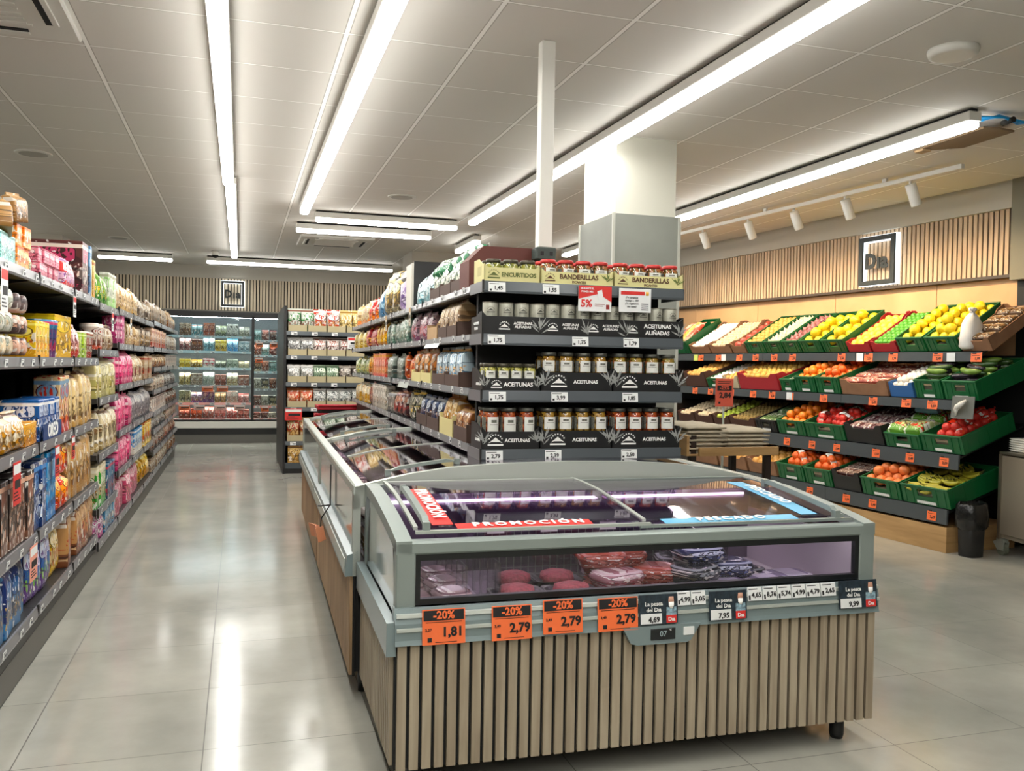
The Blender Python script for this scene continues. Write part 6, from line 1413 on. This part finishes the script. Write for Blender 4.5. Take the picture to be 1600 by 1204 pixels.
# bottom tier
b = crate(4, -.03, .43, MG, 'green crate of bananas at the trolley end, bottom tier', h=.15)
Mx, W, d, h = b; M_ban = fmat('banana_skin', '#a8a02c', .45, .25, 20); M_bt = mat('banana_tip', '#4a4a1c', .7)
k = MB(); k.box(-W/2+.011, W/2-.011, .011, d-.011, .013, .085, 0); o = k.build('packing_insert', mat('packing_paper', '#4c4a3c', .8)); tag(o, 'packing under the bananas', 'packing'); o.matrix_world = WAL @ Mx
c = 0
for j in range(5):
    for i in range(3):
        if (i, j) == (2, 4): continue
        c += 1; R_ = empty('banana_hand'); tag(R_, uniq('hand of green-yellow bananas, %s row up, %s from the left' % (ORD[j], ORD[i])), 'bananas', 'banana hands in the bottom crate')
        for f in range(4):
            k = MB(); pts = []; rs = []
            for t in range(9):
                u = t/8; an = -.75+1.5*u; pts.append((math.sin(an)*.10, 0, .085-math.cos(an)*.085)); rs.append((.006, .012, .0165, .018, .018, .0175, .015, .009, .006)[t])
            k.tube(pts, rs, 8); o = k.build('banana', M_ban, R_); o.location = (0, (f-1.5)*.026, .0+.004*f); o.rotation_euler = (.15*(f-1.5), 0, .16*(f-1.5))
            k = MB(); k.tube([pts[-1], (pts[-1][0]+.012, 0, pts[-1][2]+.012)], [.006, .004], 6); q = k.build('stem', M_bt, o)
        R_.matrix_world = WAL @ Mx @ T((i-1)*.13, .07+j*.10, .105+.02*(j % 2)) @ RZ(random.uniform(-.7, .7)+(PI if random.random() < .5 else 0)) @ RX(random.uniform(-.5, .5))
b = crate(4, .44, .86, MG, 'green crate of grapefruits, bottom tier', h=.15); heap(b, 'orange', 'grape', .045, 'grapefruit', 'grapefruit', 'bottom tier crate', lay=2)
b = crate(4, .87, 1.20, M_blk, 'black box of dark dates with white labels, bottom tier', 'card', .15); bagpile(b, 2, 4, 'slab' if 0 else 'box', .045, '5a342c 3a1c18 8a6a5c d0c0b0', 'date_pack', 'dark date pack', 'bottom tier black box')
b = crate(4, 1.21, 1.56, MG, 'green crate of netted oranges, nearer of two, bottom tier', h=.15); netbags(b, 4, .043, 'orange2', 'orange net', 'nearer bottom crate')
b = crate(4, 1.57, 1.94, MG, 'green crate of netted oranges, farther of two, bottom tier', h=.15); netbags(b, 4, .042, 'orange2', 'orange net', 'farther bottom crate')
for i, (a, c_) in enumerate(((1.96, 2.4), (2.42, 2.9), (2.92, 3.4))):
    b = crate(4, a, c_, M_crd, 'brown box on the bottom tier behind the paper bag stand, %s' % ORD[i], 'card', .13); heap(b, 'orange', 'gold', .045, 'potato', 'potato', 'bottom tier, %s brown box' % ORD[i])
# orange shelf tickets
TQ = {1: (.04, .40, .86, 1.14, 1.47, 2.14, 2.42, 2.72, 3.0, 3.38, 3.72), 2: (.30, .56, .92, 1.52, 1.98, 2.25, 2.55, 2.92, 3.3, 3.6), 3: (.13, .46, .82, 1.28, 1.60, 1.95), 4: (.14, .74, 1.04, 1.5)}
n_ = 0
for li, L in TQ.items():
    p, z, t = LV[li]; hh = .075 if li < 3 else .085
    for i, q in enumerate(L):
        r = empty('price_ticket'); tag(r, uniq('orange price ticket on the fruit wall, %s tier, %s from the trolley end' % (('top', 'second', 'third', 'bottom')[li-1], ORD[i])), 'price ticket', 'orange price tickets on the fruit wall')
        k = MB(); w_ = .098 if li < 3 else .085; k.bev(-w_/2, w_/2, -.0015, 0, 0, hh, .0006); k.build('card', M_orange, r)
        k = MB(); k.box(-w_*.36, w_*.0, -.0024, -.0016, hh*.80, hh*.93, 0); k.box(-w_*.40, w_*.3, -.0024, -.0016, hh*.60, hh*.64); k.build('fine_print', M_ink, r)
        write(r, ('1,99', '2,49', '1,79', '2,29', '3,49', '1,59')[n_ % 6], .028, M_ink, w_*.12, -.0022, hh*.32, bold=.03); n_ += 1
        put(r, WAL, p-.004, q, z-.078 if li < 3 else z-.10, -PI/2, RX(-.08))
for q, li, l, m in ((1.24, 1, 'white ticket beside the orange one under the pale lemons', M_tag), (.27, 1, 'white ticket on the top tier near the white bag', M_tag), (3.28, 1, 'white ticket near the far end of the top tier', M_tag), (3.82, 1, 'lime coloured ticket at the far end of the top tier', mat('lime_card', '#c3d66a', .5)), (2.0+.09, 2, 'white ticket on the second tier by the narrow green crate', M_tag)):
    k = MB(); k.bev(-.04, .04, -.0015, 0, 0, .07, .0006); o = k.build('white_ticket', m); tag(o, l, 'price ticket'); p, z, t = LV[li]; put(o, WAL, p-.004, q-.10 if li == 2 else q-.0, z-.077, -PI/2)
# grey pad with white knob
r = empty('bag_dispenser'); tag(r, 'grey square board with a white knotted bag end on the second tier corner', 'bag dispenser'); k = MB(); k.bev(-.10, .10, -.006, 0, -.11, .06, .002); k.build('board', mat('slate_board', '#5f625c', .5), r)
k = MB(); k.tube([(-.06, -.02, -.065), (-.04, -.03, -.04), (-.01, -.045, -.025), (.015, -.04, .0), (.04, -.02, .03)], [.007, .014, .024, .02, .008], 8); k.tube([(-.05, -.01, -.09), (-.02, -.04, -.03)], [.006, .016], 6); k.build('bag_end', M_white, r); put(r, WAL, .11, -.02, 1.12, -PI/2, RX(-.1))
# paper bag stand
r = empty('bag_stand'); tag(r, 'low wooden stand with dark legs holding the paper bags', 'stand'); X0, X1, Y0, Y1, Z = 2.72, 3.34, 4.95, 5.45, .80
k = MB(); k.bev(X0+.06, X1+.02, Y0-.02, Y0, Z, Z+.055, .002); k.bev(X0, X1, Y0, Y1, Z-.0, Z+.012, .002); k.bev(X0-.02, X0, Y0, Y1, Z, Z+.13, .002); k.build('tray', M_base, r)
for x in (X0+.04, X1-.03):
    for y in (Y0+.02, Y1-.06): k = MB(); k.box(x-.02, x+.02, y, y+.04, 0, Z+(.13 if x < 3 and y < 5.1 else 0), 0); k.build('leg', mat('dark_walnut', '#2c1f18', .5), r)
k = MB(); k.box(X0, X1, Y0, Y1, .50, .515, 0); k.box(X0, X1, Y0+.01, Y0+.03, .45, .5); k.build('lower_shelf', mat('dark_walnut', '#2c1f18', .5), r); put(r, ID)
M_pb = mat('paper_white_bag', '#b5a993', .75, noise=.1, bump=.5, nscale=18)
c = 0
for s_, (x, w_) in enumerate(((2.86, .28), (3.17, .30))):
    for i in range(6 if s_ else 7):
        k = MB(); hh = .026; n = 9; o = len(k.v)
        for j in range(2):
            for a in range(n):
                for b_ in range(n):
                    u, v = a/(n-1)-.5, b_/(n-1)-.5; e = 1-max(abs(u), abs(v))*2
                    k.v.append((u*w_+random.uniform(-.004, .004), v*.44, (hh*(.35+.65*min(1, e*4)) if j else 0)+random.uniform(0, .004)*(j)))
        for a in range(n-1):
            for b_ in range(n-1):
                i0 = o+a*n+b_; k.face([i0, i0+1, i0+n+1, i0+n]); i1 = i0+n*n; k.face([i1, i1+n, i1+n+1, i1+1])
        for a in range(n-1):
            for (p_, q_) in ((a*n, (a+1)*n), (a*n+n-1, (a+1)*n+n-1), (a, a+1), ((n-1)*n+a, (n-1)*n+a+1)): k.face([o+p_, o+q_, o+q_+n*n, o+p_+n*n])
        k.sm = [True]*len(k.f); c += 1
        q = k.build('paper_bag', M_pb); tag(q, uniq('flat bundle of off-white paper bags, %s pile, %s from the bottom' % (('left', 'right')[s_], ORD[i])), 'paper bags', 'paper bag bundles on the stand'); put(q, ID, x+random.uniform(-.01, .01), 5.19, Z+.0125+i*.0262, random.uniform(-.03, .03))
# offer sign on a pole by the stand
r = empty('floor_sign'); tag(r, 'red-orange offer sign on a thin pole above the fruit wall middle', 'sign'); k = MB(); k.rings([(0, .10, .10, 2), (.008, .10, .10, 2), (.012, .01, .01, 2), (1.05, .007, .007, 2), (1.06, .006, .006, 2)], 14); k.build('pole', M_greyl, r)
k = MB(); k.bev(-.068, .068, -.012, -.008, .99, 1.19, .001); k.build('board', mat('coral_board', '#cf5a44', .45), r); k = MB(); k.box(-.055, .055, -.0135, -.012, 1.105, 1.142, 0); k.box(-.05, .05, -.0135, -.012, 1.165, 1.172); k.box(-.05, .04, -.0135, -.012, 1.152, 1.158); k.box(-.045, -.03, -.0135, -.012, 1.01, 1.025); k.build('print_band', M_ink, r)
write(r, '-25%', .036, mat('coral_ink', '#cf5a44', .45), 0, -.0145, 1.124, bold=.03); write(r, '2,84', .052, M_ink, .005, -.0135, 1.07, bold=.035); put(r, ID, 3.32, 5.56, .005+.09, -.12)

# steel trolley
r = empty('trolley'); tag(r, 'stainless steel trolley on castors at the right edge', 'trolley'); k = MB(); L_ = .9; D2 = .46
k.bev(0, L_, 0, D2, .755, .775, .004); k.box(0, .025, 0, .025, .12, .755); k.box(0, .025, D2-.025, D2, .12, .755); k.box(L_-.025, L_, 0, .025, .12, .755); k.box(L_-.025, L_, D2-.025, D2, .12, .755); k.build('frame', M_steel, r)
k = MB(); k.bev(.025, L_-.025, .008, .02, .16, .745, .002); k.build('front_panel', mat('dull_steel', '#9a8f7e', .4, .5), r); k = MB(); k.box(0, .006, .025, D2-.025, .16, .745); k.box(.02, L_-.02, .02, D2, .13, .16); k.build('side_panel', mat('dull_steel', '#9a8f7e', .4, .5), r)
for x, y in ((.03, .03), (L_-.03, .03), (.03, D2-.03), (L_-.03, D2-.03)):
    c_ = empty('castor', r); c_.location = (x, y, 0); k = MB(); o = len(k.v)
    for yy in (-.016, .016):
        for q in range(16): t = 2*PI*q/16; k.v.append((math.cos(t)*.048, yy, .048+math.sin(t)*.048))
    for q in range(16): j = (q+1) % 16; k.face([o+q, o+j, o+16+j, o+16+q])
    k.face([o+q for q in range(16)]); k.face([o+16+q for q in reversed(range(16))]); k.build('wheel', mat('castor_rubber', '#5e6152', .6), c_)
    k = MB(); k.prism([(-.03, .04), (.03, .04), (.04, .105), (-.05, .105), (-.075, .09)], -.024, -.018, 'y'); k.prism([(-.03, .04), (.03, .04), (.04, .105), (-.05, .105)], .018, .024, 'y'); k.box(-.04, .03, -.024, .024, .10, .125); k.build('fork', mat('castor_zinc', '#b9bdb0', .35, .6), c_)
put(r, ID, 5.43, 5.17, 0, -PI/2-.13)
for i in range(6):
    k = MB(); k.rings([(0, .16, .12, 8), (.004, .17, .13, 8), (.014, .185, .14, 8), (.016, .18, .135, 8)], 20); o = k.build('white_tray', M_white); tag(o, 'white plastic tray in the stack on the trolley, %s from the bottom' % ORD[i], 'tray', 'white trays on the trolley'); put(o, ID, 5.60, 4.96, .777+i*.0165, -PI/2-.13)
k = MB(); k.rings([(0, .10, .08, 3), (.04, .13, .10, 3), (.08, .11, .09, 2.5), (.10, .05, .05, 2)], 18, jit=.006); o = k.build('white_bundle', M_white); tag(o, 'white bundled cloth on top of the trays on the trolley', 'bundle'); put(o, ID, 5.62, 4.95, .878, .2)
# bin with black bag
r = empty('waste_bin'); tag(r, 'black waste bin with crumpled bag at the end of the fruit stand', 'bin'); k = MB(); k.rings([(0, .10, .09, 4), (.30, .12, .10, 4)], 20); k.build('body', M_black, r)
k = MB(); k.rings([(.20, .125, .105, 3), (.22, .145, .12, 3), (.30, .15, .13, 3), (.38, .14, .12, 3), (.40, .12, .10, 3), (.34, .11, .09, 3)], 26, jit=.010, cap=False); k.build('liner', mat('black_liner', '#131414', .22, bump=.6, nscale=22), r); put(r, WAL, .10, -.13, 0, 0, Matrix.Diagonal((.72, .72, 1, 1)))
